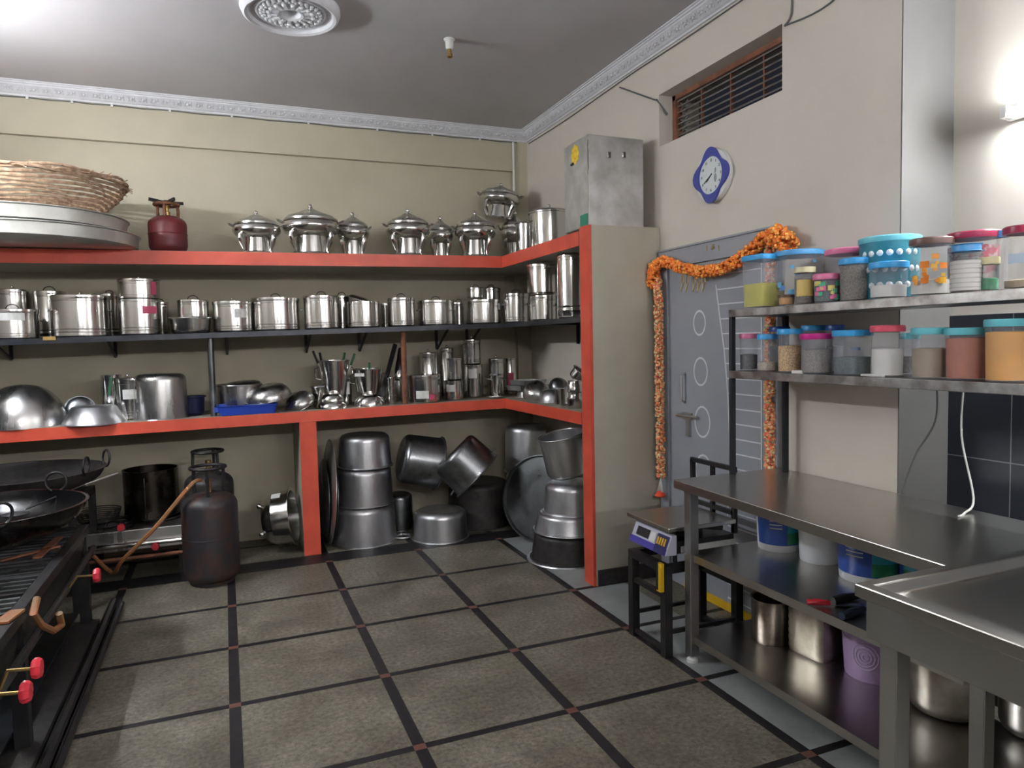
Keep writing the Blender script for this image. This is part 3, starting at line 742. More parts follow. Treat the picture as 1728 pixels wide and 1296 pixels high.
# red small gas cylinder
def gas_cylinder(x, y, z, r, hb, ht, m, mr, label, seed=0, knobs=True):
    o = thing('gas_cylinder', label, 'gas cylinder', (x, y, z))
    fr = min(.03, r*.2)
    pr = [(0,.012),(r*.6,.012)]
    for i in range(1, 7): a = PI/2*i/6; pr.append((r*.6+r*.4*math.sin(a), .012+r*.42*(1-math.cos(a))))
    for i in range(0, 9):
        a = PI/2*i/8; pr.append((r*(.25+.75*math.cos(a)), hb-r*.5+r*.5*math.sin(a)))
    pr += [(r*.22, hb+.004), (0, hb+.004)]
    G().lathe(pr, 40).obj('body', m, o)
    G().lathe([(r*.72,.0),(r*.76,0),(r*.78,r*.22),(r*.74,r*.22)], 36).obj('foot_ring', m, o)
    G().ring(r*1.003, .003, (0,0,hb*.52), n=40, m=6).obj('weld_seam', m, o)
    R = r*.62; g = G(); g.ring(R, .011, (0,0,ht), n=36); g.obj('top_ring', mr, o)
    for k in range(3):
        a = k*2*PI/3+seed; ca, sa = math.cos(a), math.sin(a)
        G().tube([(R*.95*ca, R*.95*sa, ht), (R*1.0*ca, R*1.0*sa, (ht+hb)/2), (R*.95*ca, R*.95*sa, hb-r*.08)], [.011,.010,.012], 8).obj('stay', mr, o)
    g = G(); g.lathe([(0,0),(.022,0),(.022,.03),(.014,.035),(.014,.06),(.02,.062),(.02,.085),(0,.085)], 16); g.obj('valve', M_brass, o, (0,0,hb))
    return o
x, y, zb, r, h = spot(255, 315, 335, zU, 5.60)
hb = h*.73
cy = gas_cylinder(x, y, zb, r, hb, h-.02, M_redcyl, M_rust, 'small dull red gas cylinder with burner on the upper shelf beside the trays', .4)
g = G(); 
for k in range(4): a = k*PI/2+.5; g.bar((0,0,0), (r*.95*math.cos(a), r*.95*math.sin(a), .012), .014, .022)
g.ball((0,0,0), .035, 12, 6, (1,1,.6)); g.obj('burner_head', M_soot, cy, (0,0,h-.008))

# big trays and wicker basket at the left end of the upper shelf
def tray(xc, yc, z, r, h, label):
    g = G(); g.lathe([(0,0),(r*.94,0),(r*.985,.012),(r,h-.006),(r+.012,h),(r+.010,h+.004),(r-.006,h),(r*.975,.016),(r*.93,.006),(0,.006)], 72)
    return tag(g.obj('round_tray', M_tray, None, (xc, yc, z)), label, 'tray', 'large round trays stacked at the left end')
tray(-1.10, 5.40, zU(-1.1)+.006, .60, .085, 'lower of two huge round metal trays under the wicker basket')
tray(-1.13, 5.36, zU(-1.1)+.096, .57, .088, 'upper of two huge round metal trays, directly under the wicker basket')
def basket():
    bx, by, bz = -1.12, 5.40, zU(-1.1)+.190
    o = thing('wicker_basket', 'wide shallow woven cane basket lying on the stacked round trays', 'basket', (bx, by, bz), (0,-.03,0))
    g = G(); N = 72; H = .20; n = 11
    for k in range(n):
        t = k/(n-1); R = .30+.22*math.sin(t*PI/2)+.03*t; z = .014+H*t**1.15; pts = []
        for i in range(N):
            a = 2*PI*i/N; d = .006*(1 if (i+k) % 2 else -1)
            pts.append(((R+d)*math.cos(a), (R+d)*math.sin(a), z+.004*math.sin(7*a+k)))
        g.tube(pts, .0105, 6, closed=True)
    g.lathe([(0,.0),(.30,.0),(.30,.02),(0,.02)], 40)
    g.obj('woven_wall', M_wicker, o)
    g = G()
    for q in range(3):
        pts = []
        for i in range(N):
            a = 2*PI*i/N; pts.append(((.565+.012*math.sin(q*2+9*a))*math.cos(a), (.565+.012*math.sin(q*2+9*a))*math.sin(a), .208+.011*q+.008*math.sin(q*2.1+8*a)))
        g.tube(pts, .009, 6, closed=True)
    g.obj('rim', M_wicker, o)
    g = G()
    for k in range(26):
        a = random.uniform(-1.9, .6); R = .57; g.tube([(R*math.cos(a), R*math.sin(a), .215), ((R+.03)*math.cos(a+.05), (R+.03)*math.sin(a+.05), .225+random.uniform(-.03,.02))], .003, 4)
    g.obj('loose_canes', M_wicker, o)['kind'] = 'stuff'
    g = G(); g.ring(.10, .008, (-.25, -.46, .215), 'y', a0=.2, a1=PI-.2); g.obj('cane_loop', M_wicker, o)
basket()

# ---- middle shelf pots
GM = 'lidded steel pots on the dark middle shelf'
def D(*a, **k): return dabba(*a, **k)
def mid(xl, xr, yt, label, Y, **k): return D(xl, xr, yt, label, GM, zM, Y=Y, **k)
mid(-14, 62, 514, 'wide steel pot at the left edge with white label, middle shelf', 5.52, tagp=(-.02,.55,.78,.15*.9), ears='side')
mid(2, 50, 484, 'steel pot behind the labelled one at the far left edge of the middle shelf', 5.76, lid='knob')
mid(64, 112, 484, 'broad steel pot behind the big embossed one near the left of the middle shelf', 5.78, lid='arch')
mid(94, 184, 493, 'big steel pot with embossed crescent handle marks on the middle shelf', 5.52, ears='front', lid='knob')
mid(172, 205, 489, 'steel pot half hidden left of the two-tier stack, middle shelf', 5.74, ears='side')
a, q = mid(206, 271, 504, 'bottom pot of the two-tier stack with a pink sticker, middle shelf', 5.50, lid=None, mark=(.5,.60,.80,.10))
D(203, 268, 467, 'top pot of the two-tier stack right of the big embossed pot', GM, q[2]+q[4]+.0005, Y=q[1], lid='knob', mark=(.75,.2,.8,.04))
mid(262, 286, 503, 'narrow steel pot peeping out right behind the two-tier stack', 5.74)
x, y, zb, r, h = spot(290, 355, 536, zM, 5.50)
o = upside_pot(r*.93, h, M_steel, 'flat steel dish under the lidded pot beside the left post, middle shelf', None, (x,y,zb), nm='steel_dish', up=True, cat='dish')
D(302, 352, 500, 'lidded pot standing on the flat dish beside the left support post', GM, zb+h+.003, Y=5.52)
mid(362, 426, 504, 'pot with white label directly right of the left support post', 5.53, tagp=(.42,.44,.70,.085), lid='knob')
mid(428, 506, 495, 'large lidded pot with double base rib, right of the labelled pot', 5.52, ears='side')
mid(514, 574, 492, 'tall lidded pot with arched black handle near the shelf middle', 5.51)
mid(561, 596, 493, 'narrow pot behind and right of the tall arched-handle one', 5.74)
mid(587, 642, 508, 'steel pot with a loose lid leaning behind it, middle shelf', 5.52, lid=None)
p = at(607, 503, 1, 5.68); L = bowl(.085, .02, M_steel, 'loose steel lid tilted behind the open pot, middle shelf', None, (p.x, 5.68, p.z-.005), (.25,.3,0), nm='loose_lid', cat='lid', flat=.2)
x, y, zb, r, h = spot(590, 625, 512, zM, 5.72); upside_pot(r*.95, h, M_steel, 'narrow steel pot behind the open pot, holding up its loose lid', None, (x,y,zb), nm='steel_pot', up=True)
mid(642, 660, 512, 'dark narrow canister in the gap left of the floral pot', 5.62, lid=None)
mid(655, 701, 496, 'steel pot with an engraved floral spray above the right post', 5.51)
mid(705, 767, 500, 'lidded pot with engraved crescent, left of the corner stack', 5.51, ears='front')
a, q = mid(785, 846, 502, 'bottom pot of the corner stack with a white label at its right', 5.51, lid='knob', tagp=(1.15,.55,.78,.05))
D(787, 818, 481, 'small canister on top of the corner stack, left of its pair', GM, q[2]+q[4]+.001, Y=q[1]-.02, lid='arch')
mid(814, 846, 480, 'taller pot behind the corner stack, middle shelf', 5.74)
mid(760, 790, 505, 'dark pot in the shade behind the corner stack, left side', 5.76)
def midr(xl, xr, yt, label, X, **k): return D(xl, xr, yt, label, GM, zM, X=X, **k)
midr(850, 893, 489, 'lidded pot with curved handle at the inner corner of the right run', 2.235, ears='front')
a, q = midr(895, 941, 495, 'bottom pot of the stack left of the tall drum, curved handle', 2.24, ears='front', lid='knob', ribs=False)
D(889, 941, 441, 'top pot of the stack left of the tall drum', GM, q[2]+q[4]+.001, X=2.24, lid='knob', ribs=False)
midr(941, 988, 424, 'tall shiny storage drum next to the orange end post', 2.26, lid='knob')

# ---- lower shelf things
GL = 'utensils on the lower orange shelf'
def S_(xl, xr, yt, Y=None, X=None, z=zL): return spot(xl, xr, yt, z, Y, X)
x, y, zb, r, h = S_(-25, 105, 642, Y=5.62)
wk = bowl(r, h*.93, M_steel2, 'large domed wok turned upside down at the left end of the lower shelf', None, (x,y,zb), nm='wok', flat=.12, cat='wok')
p = at(10, 700, 1, 5.385); tag(G().tube([(0,0,.105),(0,0,.02),(-.008,-.004,.006),(-.03,0,.006)], .009, 8).obj('steel_rod_hook', M_steel2, None, (p.x, 5.40, zL(p.x))), 'short bent steel rod in front of the large wok', 'hook')
x, y, zb, r, h = S_(117, 156, 655, Y=5.66)
bowl(r*1.1, .03, M_aludark, 'small dark lid leaning behind the conical basin', None, (x, y, zb+r*1.1), (1.25, .1, .1), nm='pot_lid', cat='lid', flat=.25)
x, y, zb, r, h = S_(112, 211, 681, Y=5.53)
bowl(r, h, M_alu, 'bright conical aluminium basin turned upside down on the shelf edge', None, (x,y-.03,zb), nm='basin', flat=.62, cone=True, cat='basin')
x, y, zb, r, h = S_(176, 207, 632, Y=5.72); o = thing('steel_container', 'dark shaded steel container with green handle behind the labelled one', 'container', (x,y,zb)); G().lathe([(0,0),(r*.96,0),(r,.01),(r,h),(r-.004,h),(r-.004,.01),(0,.006)], 32).obj('body', M_steel, o); G().bar((-.01,-r-.008,h*.55), (.01,-r-.004,h*.95), .018).obj('handle', M_green, o)
a, q = D(201, 236, 634, 'steel container with white label left of the big plain pot, lower shelf', GL, zL, Y=5.60, tagp=(.12,.48,.70,.085), lid='knob')
x, y, zb, r, h = S_(233, 315, 629, Y=5.55)
o = upside_pot(r*.97, h, M_steel2, 'big plain bright pot upside down, tallest on the left of the lower shelf', None, (x,y,zb), flare=1.02, nm='cooking_pot')
x, y, zb, r, h = S_(312, 346, 668, Y=5.60); upside_pot(r*.9, h, mat('dark blue enamel', (.01,.012,.05), .3), 'dark blue enamel bowl left of the left support post', None, (x,y,zb), nm='enamel_bowl', up=True, cat='bowl')
# pans between the posts
x, y, zb, r, h = S_(370, 440, 645, Y=5.64)
upside_pot(r*.95, h*.95, M_steel2, 'wide deep steel pan behind the blue tray', None, (x,y,zb), nm='steel_pan', up=True, cat='pan')
p = at(410, 640, 1, 5.78); bowl(.13, .02, M_aludark, 'dark round lid lying on the wide deep pan', None, (x+.02, y+.0, zb+h*.95+.005), (.05,-.08,0), nm='pot_lid', cat='lid', flat=.3)
p = at(453, 662, 1, 5.58); bowl(.165, .10, M_steel2, 'tilted steel basin resting behind the blue tray', None, (p.x, 5.54, zL(p.x)+.10), (.12,-.16,0), nm='basin', flat=.4, cat='basin')
p = at(505, 668, 1, 5.56); bowl(.115, .075, M_steel2, 'steel bowl leaning against the tilted basin', None, (p.x, 5.57, zL(p.x)+.045), (.35,-.45,0), flat=.35)
p = at(418, 690, 1, 5.43)
def blue_tray():
    zt = zL(p.x)
    o = thing('blue_tray', 'flat bright blue plastic tray lying on the edge of the lower shelf', 'tray', (p.x, 5.45, zt+.002))
    g = G(); a, b = .20, .085
    def rr(w, d, c): 
        pts = []
        for cx, cy, s in ((w-c, d-c, 0), (-w+c, d-c, 1), (-w+c, -d+c, 2), (w-c, -d+c, 3)):
            for k in range(5): t = PI/2*(s+k/4); pts.append((cx+c*math.cos(t), cy+c*math.sin(t)))
        return pts
    rings = [(rr(a-.015,b-.015,.02),0), (rr(a,b,.025),.062), (rr(a+.008,b+.008,.03),.066), (rr(a+.008,b+.008,.03),.070), (rr(a-.004,b-.004,.022),.068), (rr(a-.02,b-.02,.018),.006)]
    vs = []; fs = []; n = 20
    for ps, z in rings: vs += [(q[0], q[1], z) for q in ps]
    for k in range(len(rings)-1):
        for i in range(n): j = (i+1) % n; fs.append((k*n+i, k*n+j, (k+1)*n+j, (k+1)*n+i))
    fs.append(tuple(range(n-1,-1,-1))); fs.append(tuple(range((len(rings)-1)*n, len(rings)*n)))
    g.add(vs, fs).obj('body', M_blue, o)
    G().box(-a-.03, -a+.01, -.03, .05, .02, .06).obj('grip', M_blue, o, bev=.005)
blue_tray()
# bowls, ladle buckets
p = at(562, 678, 1, 5.47)
b1 = bowl(.118, .062, M_steel, 'lower of two upside-down bowls in front of the ladle bucket', None, (p.x, 5.52, zL(p.x)), flat=.45)
b2 = bowl(.095, .062, M_steel, 'upper of two upside-down bowls in front of the ladle bucket', None, (p.x, 5.52, zL(p.x)+.052), flat=.45)
x, y, zb, r, h = S_(527, 551, 652, Y=5.68); upside_pot(r, h, M_steel, 'small dark steel cup left of the two stacked bowls', None, (x,y,zb), nm='steel_cup', up=True, cat='cup')
p = at(626, 676, 1, 5.46); bowl(.118, .095, M_steel, 'rounded upside-down bowl in front of the tapered bucket', None, (p.x, 5.51, zL(p.x)), flat=.3)
def bucket(xl, xr, yt, Y, ybase, label, frac=.68):
    x, y, zb, r, h = S_(xl, xr, yt, Y=Y)
    o = thing('steel_bucket', label, 'bucket', (x, y, zb)); 
    G().lathe([(0,0),(r*frac*.8,0),(r*frac*.8,.01),(r*frac*.6,.03),(r*frac,.05),(r*.97,h-.01),(r*1.02,h-.008),(r*1.02,h),(r*.95,h),(r*frac*.95,.055),(0,.055)], 36).obj('body', M_steel, o)
    for s in (-1, 1):
        G().tube([(s*r*.96,0,h*.86), (s*(r+.025),0,h*.82), (s*(r+.02),0,h*.62), (s*r*.86,0,h*.58)], .005, 6).obj('side_handle', M_steel, o)
    return x, y, zb, r, h
x, y, zb, r, h = bucket(540, 592, 607, 5.62, 660, 'tapered steel bucket holding ladles, lower shelf middle')
def ladle(base, tip, label, hm, grp=None, name='ladle', bowlr=.03):
    b, t = Vector(base), Vector(tip); o = thing(name, label, name.replace('_', ' '), b, group=grp)
    d = t-b; G().bar((0,0,0), tuple(d), .012, .004).obj('stem', M_steel2, o, smooth=False)
    G().tube([tuple(d*.72), tuple(d)], .009, 8).obj('handle', hm, o)
    G().ball((0,0,0), bowlr, 12, 8, (1,1,.6)).obj('bowl', M_steel2, o)
zz = zb+.09
ladle((x-.03, y, zz), (x-.155, y-.01, zb+h+.075), 'black-handled ladle leaning out left of the ladle bucket', M_black)
ladle((x-.05, y+.03, zz), (x-.10, y+.03, zb+h+.06), 'ladle with short black handle standing in the bucket next to the leftmost one', M_black)
ladle((x+.02, y+.02, zz), (x+.09, y+.02, zb+h+.055), 'green-handled ladle standing at the bucket right side', M_green)
ladle((x+.04, y-.01, zz), (x+.16, y-.02, zb+h+.045), 'green-handled ladle leaning right towards the second bucket', M_green)
x, y, zb, r, h = bucket(597, 648, 621, 5.60, 664, 'second tapered steel bucket with a green item in it, left of the right post')
patch(r*.93, facing(x,y)-1.1, facing(x,y)-.25, h*.80, h*.98).obj('paper_label', M_paper, [o for o in COL.objects if o.name.startswith('steel_bucket') and o.type == 'EMPTY'][-1])
ladle((x, y, zb+.09), (x+.015, y, zb+h+.045), 'short green-handled spoon upright in the second bucket', M_green, name='spoon', bowlr=.02)
x, y, zb, r, h = S_(566, 594, 641, Y=5.70); o = thing('steel_container', 'steel container with broad white label between the two tapered buckets', 'container', (x,y,zb)); G().lathe([(0,0),(r,0),(r,h),(r-.004,h),(r-.004,.01),(0,.006)], 28).obj('body', M_steel, o); paper_tag(o, r, facing(x,y), h*.45, h*.95, .11)
a, b = at(640, 668, 1, 5.50), at(667, 581, 1, 5.74)
tag(G().bar((a.x, 5.50, zL(a.x)+.01), (b.x, 5.74, b.z), .035, .012, (0,1,0)).obj('iron_scraper', M_black, None), 'long black flat bar leaning between the bucket and the right post', 'bar')
def tumblers(xc, yb_, yt, Y, n, r, label, grp, tilt=0, up=True):
    p0 = at(xc, yb_, 1, Y); zt = zat(yt, p0.x, Y); z0 = zL(p0.x) if yb_ > 675 else p0.z
    H = (zt-z0)
    for i in range(n):
        hh = H/n*1.0; z = z0+i*hh
        g = G(); g.lathe([(0,0),(r*.78,0),(r*.8,.004),(r*.96,hh*.93),(r,hh*.93),(r,hh-.002),(r*.9,hh-.002),(r*.72,.006),(0,.006)], 24)
        o = g.obj('steel_tumbler', M_steel, None, (p0.x, Y, z)); tag(o, label[i] if isinstance(label, list) else label, 'tumbler', grp)
tumblers(661, 682, 637, 5.50, 3, .034, ['lowest of three nested tumblers left of the right post', 'middle of three nested tumblers left of the right post', 'top of three nested tumblers left of the right post'], 'nested tumblers')
p = at(667, 634, 1, 5.74); x0 = p.x
tag(G().lathe([(0,.0),(.05,0),(.05,.01),(.045,.015),(.04,.07),(.036,.075),(.03,.14),(.026,.145),(.018,.24),(.012,.25),(0,.252)], 28).obj('steel_cone', M_steel, None, (x0+.02, 5.72, zL(x0)+.19), (0,.1,0)), 'tall tapering stack-shaped steel cone standing behind the right post', 'cone')
x, y, zb, r, h = S_(650, 676, 634, Y=5.72); upside_pot(r, h*.98, M_steel, 'steel cup under the tall tapering cone', None, (x,y,zb), nm='steel_cup', up=False, cat='cup', flare=1.02)
# right of the post
D(688, 744, 628, 'wide steel pot with white and pink label right of the right post', GL, zL, Y=5.50, lid='knob', tagp=(-.1,.16,.42,.10), mark=(.5,.12,.30,.05))
a, q = D(709, 740, 592, 'dark-shaded canister behind the wide labelled pot, lower shelf', GL, zL, Y=5.78, lid='knob')
a, q = D(749, 782, 641, 'bottom canister with white label in the short stack, lower shelf', GL, zL, Y=5.54, lid=None, tagp=(-.3,.45,.80,.07))
D(754, 780, 604, 'plain canister on top of the short labelled stack', GL, q[2]+q[4]+.001, Y=q[1], lid=None, ribs=False)
D(744, 768, 585, 'slim canister behind the short stack, lower shelf', GL, zL, Y=5.78, lid='knob')
a, q = D(783, 816, 615, 'bottom canister with square white label in the tallest stack', GL, zL, Y=5.66, lid=None, tagp=(-.05,.60,.88,.07), ribs=False)
D(781, 812, 570, 'top canister of the tallest stack on the lower shelf', GL, q[2]+q[4]+.001, Y=q[1], lid='knob')
D(825, 851, 602, 'dark steel flask with knob lid near the inner corner', GL, zL, Y=5.66, lid='knob', ribs=False, nm='steel_flask')
D(850, 873, 604, 'dim steel canister with reddish front in the inner corner', GL, zL, Y=5.76, lid=None, mark=(.1,.2,.6,.05))
x, y, zb, r, h = S_(822, 848, 661, Y=5.44); bowl(r, .014, M_steel, 'tiny steel saucer near the inner corner of the lower shelf', None, (x,y,zb), nm='saucer', up=True, cat='saucer')
x, y, zb, r, h = S_(829, 846, 632, Y=5.52); upside_pot(r, h, M_steel, 'little shiny pitcher in front of the dark flask', None, (x,y,zb), nm='steel_pitcher', up=True, cat='pitcher', handles=True)
p = at(890, 650, 0, 2.32)
upside_pot(.085, .055, M_alu, 'low dull pot under the rectangular pans in the inner corner', None, (2.33, 5.42, zL(2.3)), nm='steel_pot')
for k, (dz, l, w, lb) in enumerate(((.060,.30,.20,'lower of two shallow rectangular steel pans in the inner corner'), (.103,.26,.18,'upper of two shallow rectangular steel pans in the inner corner'))):
    z = zL(2.3)+dz; g = G(); a_, b_ = l/2, w/2
    g.add([(-a_+.01,-b_+.01,0),(a_-.01,-b_+.01,0),(a_-.01,b_-.01,0),(-a_+.01,b_-.01,0),(-a_,-b_,.04),(a_,-b_,.04),(a_,b_,.04),(-a_,b_,.04),(-a_+.012,-b_+.012,.04),(a_-.012,-b_+.012,.04),(a_-.012,b_-.012,.04),(-a_+.012,b_-.012,.04),(-a_+.015,-b_+.015,.004),(a_-.015,-b_+.015,.004),(a_-.015,b_-.015,.004),(-a_+.015,b_-.015,.004)],
          [(3,2,1,0)]+[(i,(i+1)%4,4+(i+1)%4,4+i) for i in range(4)]+[(4+i,4+(i+1)%4,8+(i+1)%4,8+i) for i in range(4)]+[(8+i,8+(i+1)%4,12+(i+1)%4,12+i) for i in range(4)]+[(12,13,14,15)])
    tag(g.obj('rectangular_pan', M_alu, None, (2.33, 5.42-.02*k, z), (0,0,.25+.1*k), smooth=False), lb, 'pan', 'rectangular pans')
def onright(px, py, X): q = at(px, py, 0, X); return q
p = onright(908, 672, 2.26); bowl(.105, .075, M_steel2, 'steel bowl tilted on its side beside the rectangular pans', None, (2.27, p.y+.05, zL(3)+.055), (.35,-.55,.2), flat=.35)
p = onright(935, 680, 2.24); bowl(.11, .095, M_alu, 'dull dome-shaped bowl behind the small tumbler and jar', None, (2.30, p.y+.14, zL(3)), flat=.3)
p = onright(935, 640, 2.38); bowl(.07, .05, M_aludark, 'dark small bowl standing on edge against the wall', None, (2.42, p.y, zL(3)+.10), (.9,-.9,.3), flat=.3)
bowl(.085, .04, M_aludark, 'dark dish under the small bowl at the wall, right run', None, (2.42, p.y, zL(3)+.0), flat=.5)
x, y, zb, r, h = S_(936, 955, 655, X=2.20); G_t = tag(G().lathe([(0,0),(r*.85,0),(r*.97,h-.006),(r,h-.003),(r*.95,h),(r*.8,.006),(0,.006)], 24).obj('steel_tumbler', M_steel, None, (x,y,zb)), 'single upright tumbler on the right run next to the jar', 'tumbler')
x, y, zb, r, h = S_(957, 983, 641, X=2.20); tag(G().lathe([(0,0),(r*.85,0),(r*.95,.02),(r*.97,h*.35),(r*.80,h*.42),(r*.80,h*.55),(r*.97,h*.60),(r*.97,h*.85),(r*.85,h*.9),(r*.85,h),(0,h)], 28).obj('steel_jar', M_steel, None, (x,y,zb)), 'waisted shiny steel jar close to the orange end post', 'jar')
x, y, zb, r, h = S_(950, 990, 648, X=2.40); upside_pot(r*.9, h, M_alu, 'dull pot behind the waisted jar, holding a tilted cup', None, (x,y,zb), nm='steel_pot', up=False)
upside_pot(.055, .075, M_steel, 'small cup lying tilted on the dull pot near the end post', None, (x-.0, y, zb+h+.045), (.5,.6,0), nm='steel_cup', up=True, cat='cup')

# ------------------------------------------------------------ big pots on the floor under the shelf
GB = 'big cooking pots stored under the lower shelf'
def fp(xl, xr, yt, Y, label, z0=0, m=M_alu, flare=1.05, **k):
    x, y, zb, r, h = spot(xl, xr, yt, z0, Y)
    rr = r/flare-.008
    return upside_pot(rr, h, m, label, GB, (x, y, zb), flare=flare, **k), (x, y, zb, r, h)
o, q1 = fp(557, 671, 836, 5.62, 'bottom and widest pot of the three-pot tower beside the orange partition')
o, q2 = fp(565, 665, 778, 5.62, 'middle pot of the three-pot tower beside the orange partition', z0=q1[4]+.004)
o, q3 = fp(571, 662, 726, 5.62, 'top pot of the three-pot tower beside the orange partition', z0=q1[4]+q2[4]+.008)
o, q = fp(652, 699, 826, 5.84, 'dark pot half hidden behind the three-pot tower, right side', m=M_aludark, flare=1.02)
# flat lids standing on edge between partition and tower
for k, (px, r, dy, t, lb) in enumerate(((546, .33, 0, -.04, 'tall flat metal tray standing against the orange partition'), (553, .41, -.08, -.06, 'largest flat metal tray leaning between the partition and the pot tower'), (560, .33, .0, -.08, 'inner flat metal tray leaning on the three-pot tower'))):
    p = at(px, 900, 1, 5.62); g = G(); g.lathe([(0,0),(r*.9,0),(r*.93,.006),(r,.010),(r,.013),(r*.9,.004),(0,.004)], 56)
    g.xf(Euler((0, PI/2-t*1.0, 0)).to_matrix().to_4x4()); zmin = min(v[2] for v in g.v)
    tag(g.obj('round_tray', M_aludark if k != 1 else M_alu, None, (p.x+.01, 5.70+dy, -zmin+.001)), lb, 'tray', 'flat trays standing on edge')
o, q = fp(697, 791, 848, 5.42, 'low wide pot alone on the floor in front of the black pot', flare=1.04)
tag(G().ring(.058, .011, (0,0,.012), 'z', n=30).ball((0,.055,.014), .018, 8, 6).obj('ring_handle', M_alu, None, (at(680,905,2,.012).x-.0, at(680,905,2,.012).y, 0)), 'loose metal ring handle on the floor between the tower and the low pot', 'handle')
o, qb = fp(756, 862, 800, 5.69, 'big soot-black pot under the tilted pots', m=M_soot, flare=1.03)
# two tilted pots
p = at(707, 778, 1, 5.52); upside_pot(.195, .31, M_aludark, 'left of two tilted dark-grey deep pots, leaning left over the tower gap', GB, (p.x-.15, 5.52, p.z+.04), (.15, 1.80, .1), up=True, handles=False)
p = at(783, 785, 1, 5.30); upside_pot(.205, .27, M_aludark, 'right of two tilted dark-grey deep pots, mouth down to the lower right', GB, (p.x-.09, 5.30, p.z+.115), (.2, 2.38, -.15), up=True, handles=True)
# stack at the inner corner
o, a1 = fp(856, 926, 842, 5.50, 'black bottom pot of the corner stack behind the leaning round tray', m=M_soot, flare=1.03)
o, a2 = fp(852, 927, 787, 5.50, 'middle pot of the corner stack with wide rim', z0=a1[4]+.004, flare=1.05)
o, a3 = fp(851, 926, 712, 5.50, 'top polished pot of the corner stack', z0=a1[4]+a2[4]+.008, flare=1.04)
# big round tray leaning
g = G(); R = .335; g.lathe([(0,0),(R*.96,0),(R*.985,.02),(R,.024),(R+.004,.028),(R-.006,.028),(R*.95,.006),(0,.006)], 64)
g.xf(Euler((0,-PI/2+.18,.62)).to_matrix().to_4x4()); zmin = min(v[2] for v in g.v)
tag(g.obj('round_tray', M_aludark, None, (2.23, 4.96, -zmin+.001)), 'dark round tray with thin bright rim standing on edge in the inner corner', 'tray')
# stack by the end post
def fx(xc, Y, yt, r, label, z0, m, flare=1.05):
    p = at(xc, 900, 1, Y); top = zat(yt, p.x, Y+r*.9 if False else Y-0)
    return upside_pot(r, top-z0, m, label, GB, (p.x, Y, z0), flare=flare), top
o, t1 = fx(956, 4.50, 893, .235, 'speckled black base pot of the stack beside the end post', .012, M_soot, 1.08)
G().lathe([(.24,0),(.29,0),(.285,.008),(.24,.010)], 48).obj('base_ring', M_alu, o, (0,0,-.012))
o, t2 = fx(960, 4.50, 862, .225, 'shallow aluminium pot above the speckled black one', t1+.004, M_alu, 1.10)
o, t3 = fx(966, 4.50, 812, .190, 'aluminium pot third from the floor in the stack beside the end post', t2+.004, M_alu, 1.06)
p = at(953, 775, 1, 4.50)
upside_pot(.155, .30, M_alu, 'tilted pot on top of the stack beside the end post', GB, (p.x+.035, 4.50, t3+.045), (0,-.20,0), up=True, flare=1.04)

# gas cylinders in the left bay
gas_cylinder(-.135, 5.06, 0, .175, .60, .765, M_cyl, M_iron, 'rusty dark gas cylinder in front, in the left bay under the shelf', .5)
p = at(352, 800, 1, 5.52)
gas_cylinder(p.x, 5.52, 0, .165, .66, .81, M_soot, M_iron, 'sooty gas cylinder standing behind the rusty one', 1.2)
a, b = at(322, 818, 1, 4.98), at(207, 945, 1, 5.05)
cable([(a.x+.06, 5.0, a.z+.02), (a.x, 4.96, a.z), ((a.x+b.x)/2, 4.93, (a.z+b.z)/2-.01), (b.x, 5.05, b.z), (b.x-.08, 5.2, .10), (b.x-.2, 5.3, .2)], .013, 'orange-brown gas hose running down left from the rusty cylinder', M_hose, 'gas_hose')
# studded steel pot on its side
def studded():
    o = thing('steel_vessel', 'shiny steel vessel with ball feet lying tilted against the orange partition', 'vessel', (.235, 5.62, .235), (0,0,0))
    r, h = .205, .21
    Rm = (Matrix.Rotation(-.25, 4, 'Z') @ Matrix.Rotation(PI/2-.12, 4, 'Y'))
    def lo(g): return g.xf(Rm)
    lo(G().lathe([(0,0),(r*.68,0),(r*.72,.008),(r*.90,.05),(r*.93,.075),(r*.955,.08),(r*.96,.10),(r*.99,h-.01),(r*1.08,h-.006),(r*1.08,h),(r*.96,h-.002),(r*.9,.06),(0,.012)], 48)).obj('body', M_steel, o)
    for k in range(4):
        a = k*PI/2+.5; lo(G().ball((r*.72*math.cos(a), r*.72*math.sin(a), -.012), .020, 14, 10)).obj('ball_foot', M_steel, o)
    for a in (.35,):
        for zz in (.05, .13):
            lo(G().tube([(r*.95*math.cos(a-.15), r*.95*math.sin(a-.15), zz), (r*1.2*math.cos(a-.1), r*1.2*math.sin(a-.1), zz+.012), (r*1.25*math.cos(a+.1), r*1.25*math.sin(a+.1), zz+.012)], .005, 6)).obj('handle', M_steel, o)
    g = patch(r*.985, PI-.55+.75, PI+.75-.25, .085, .15); lo(g).obj('paper_label', M_paper, o)
studded()

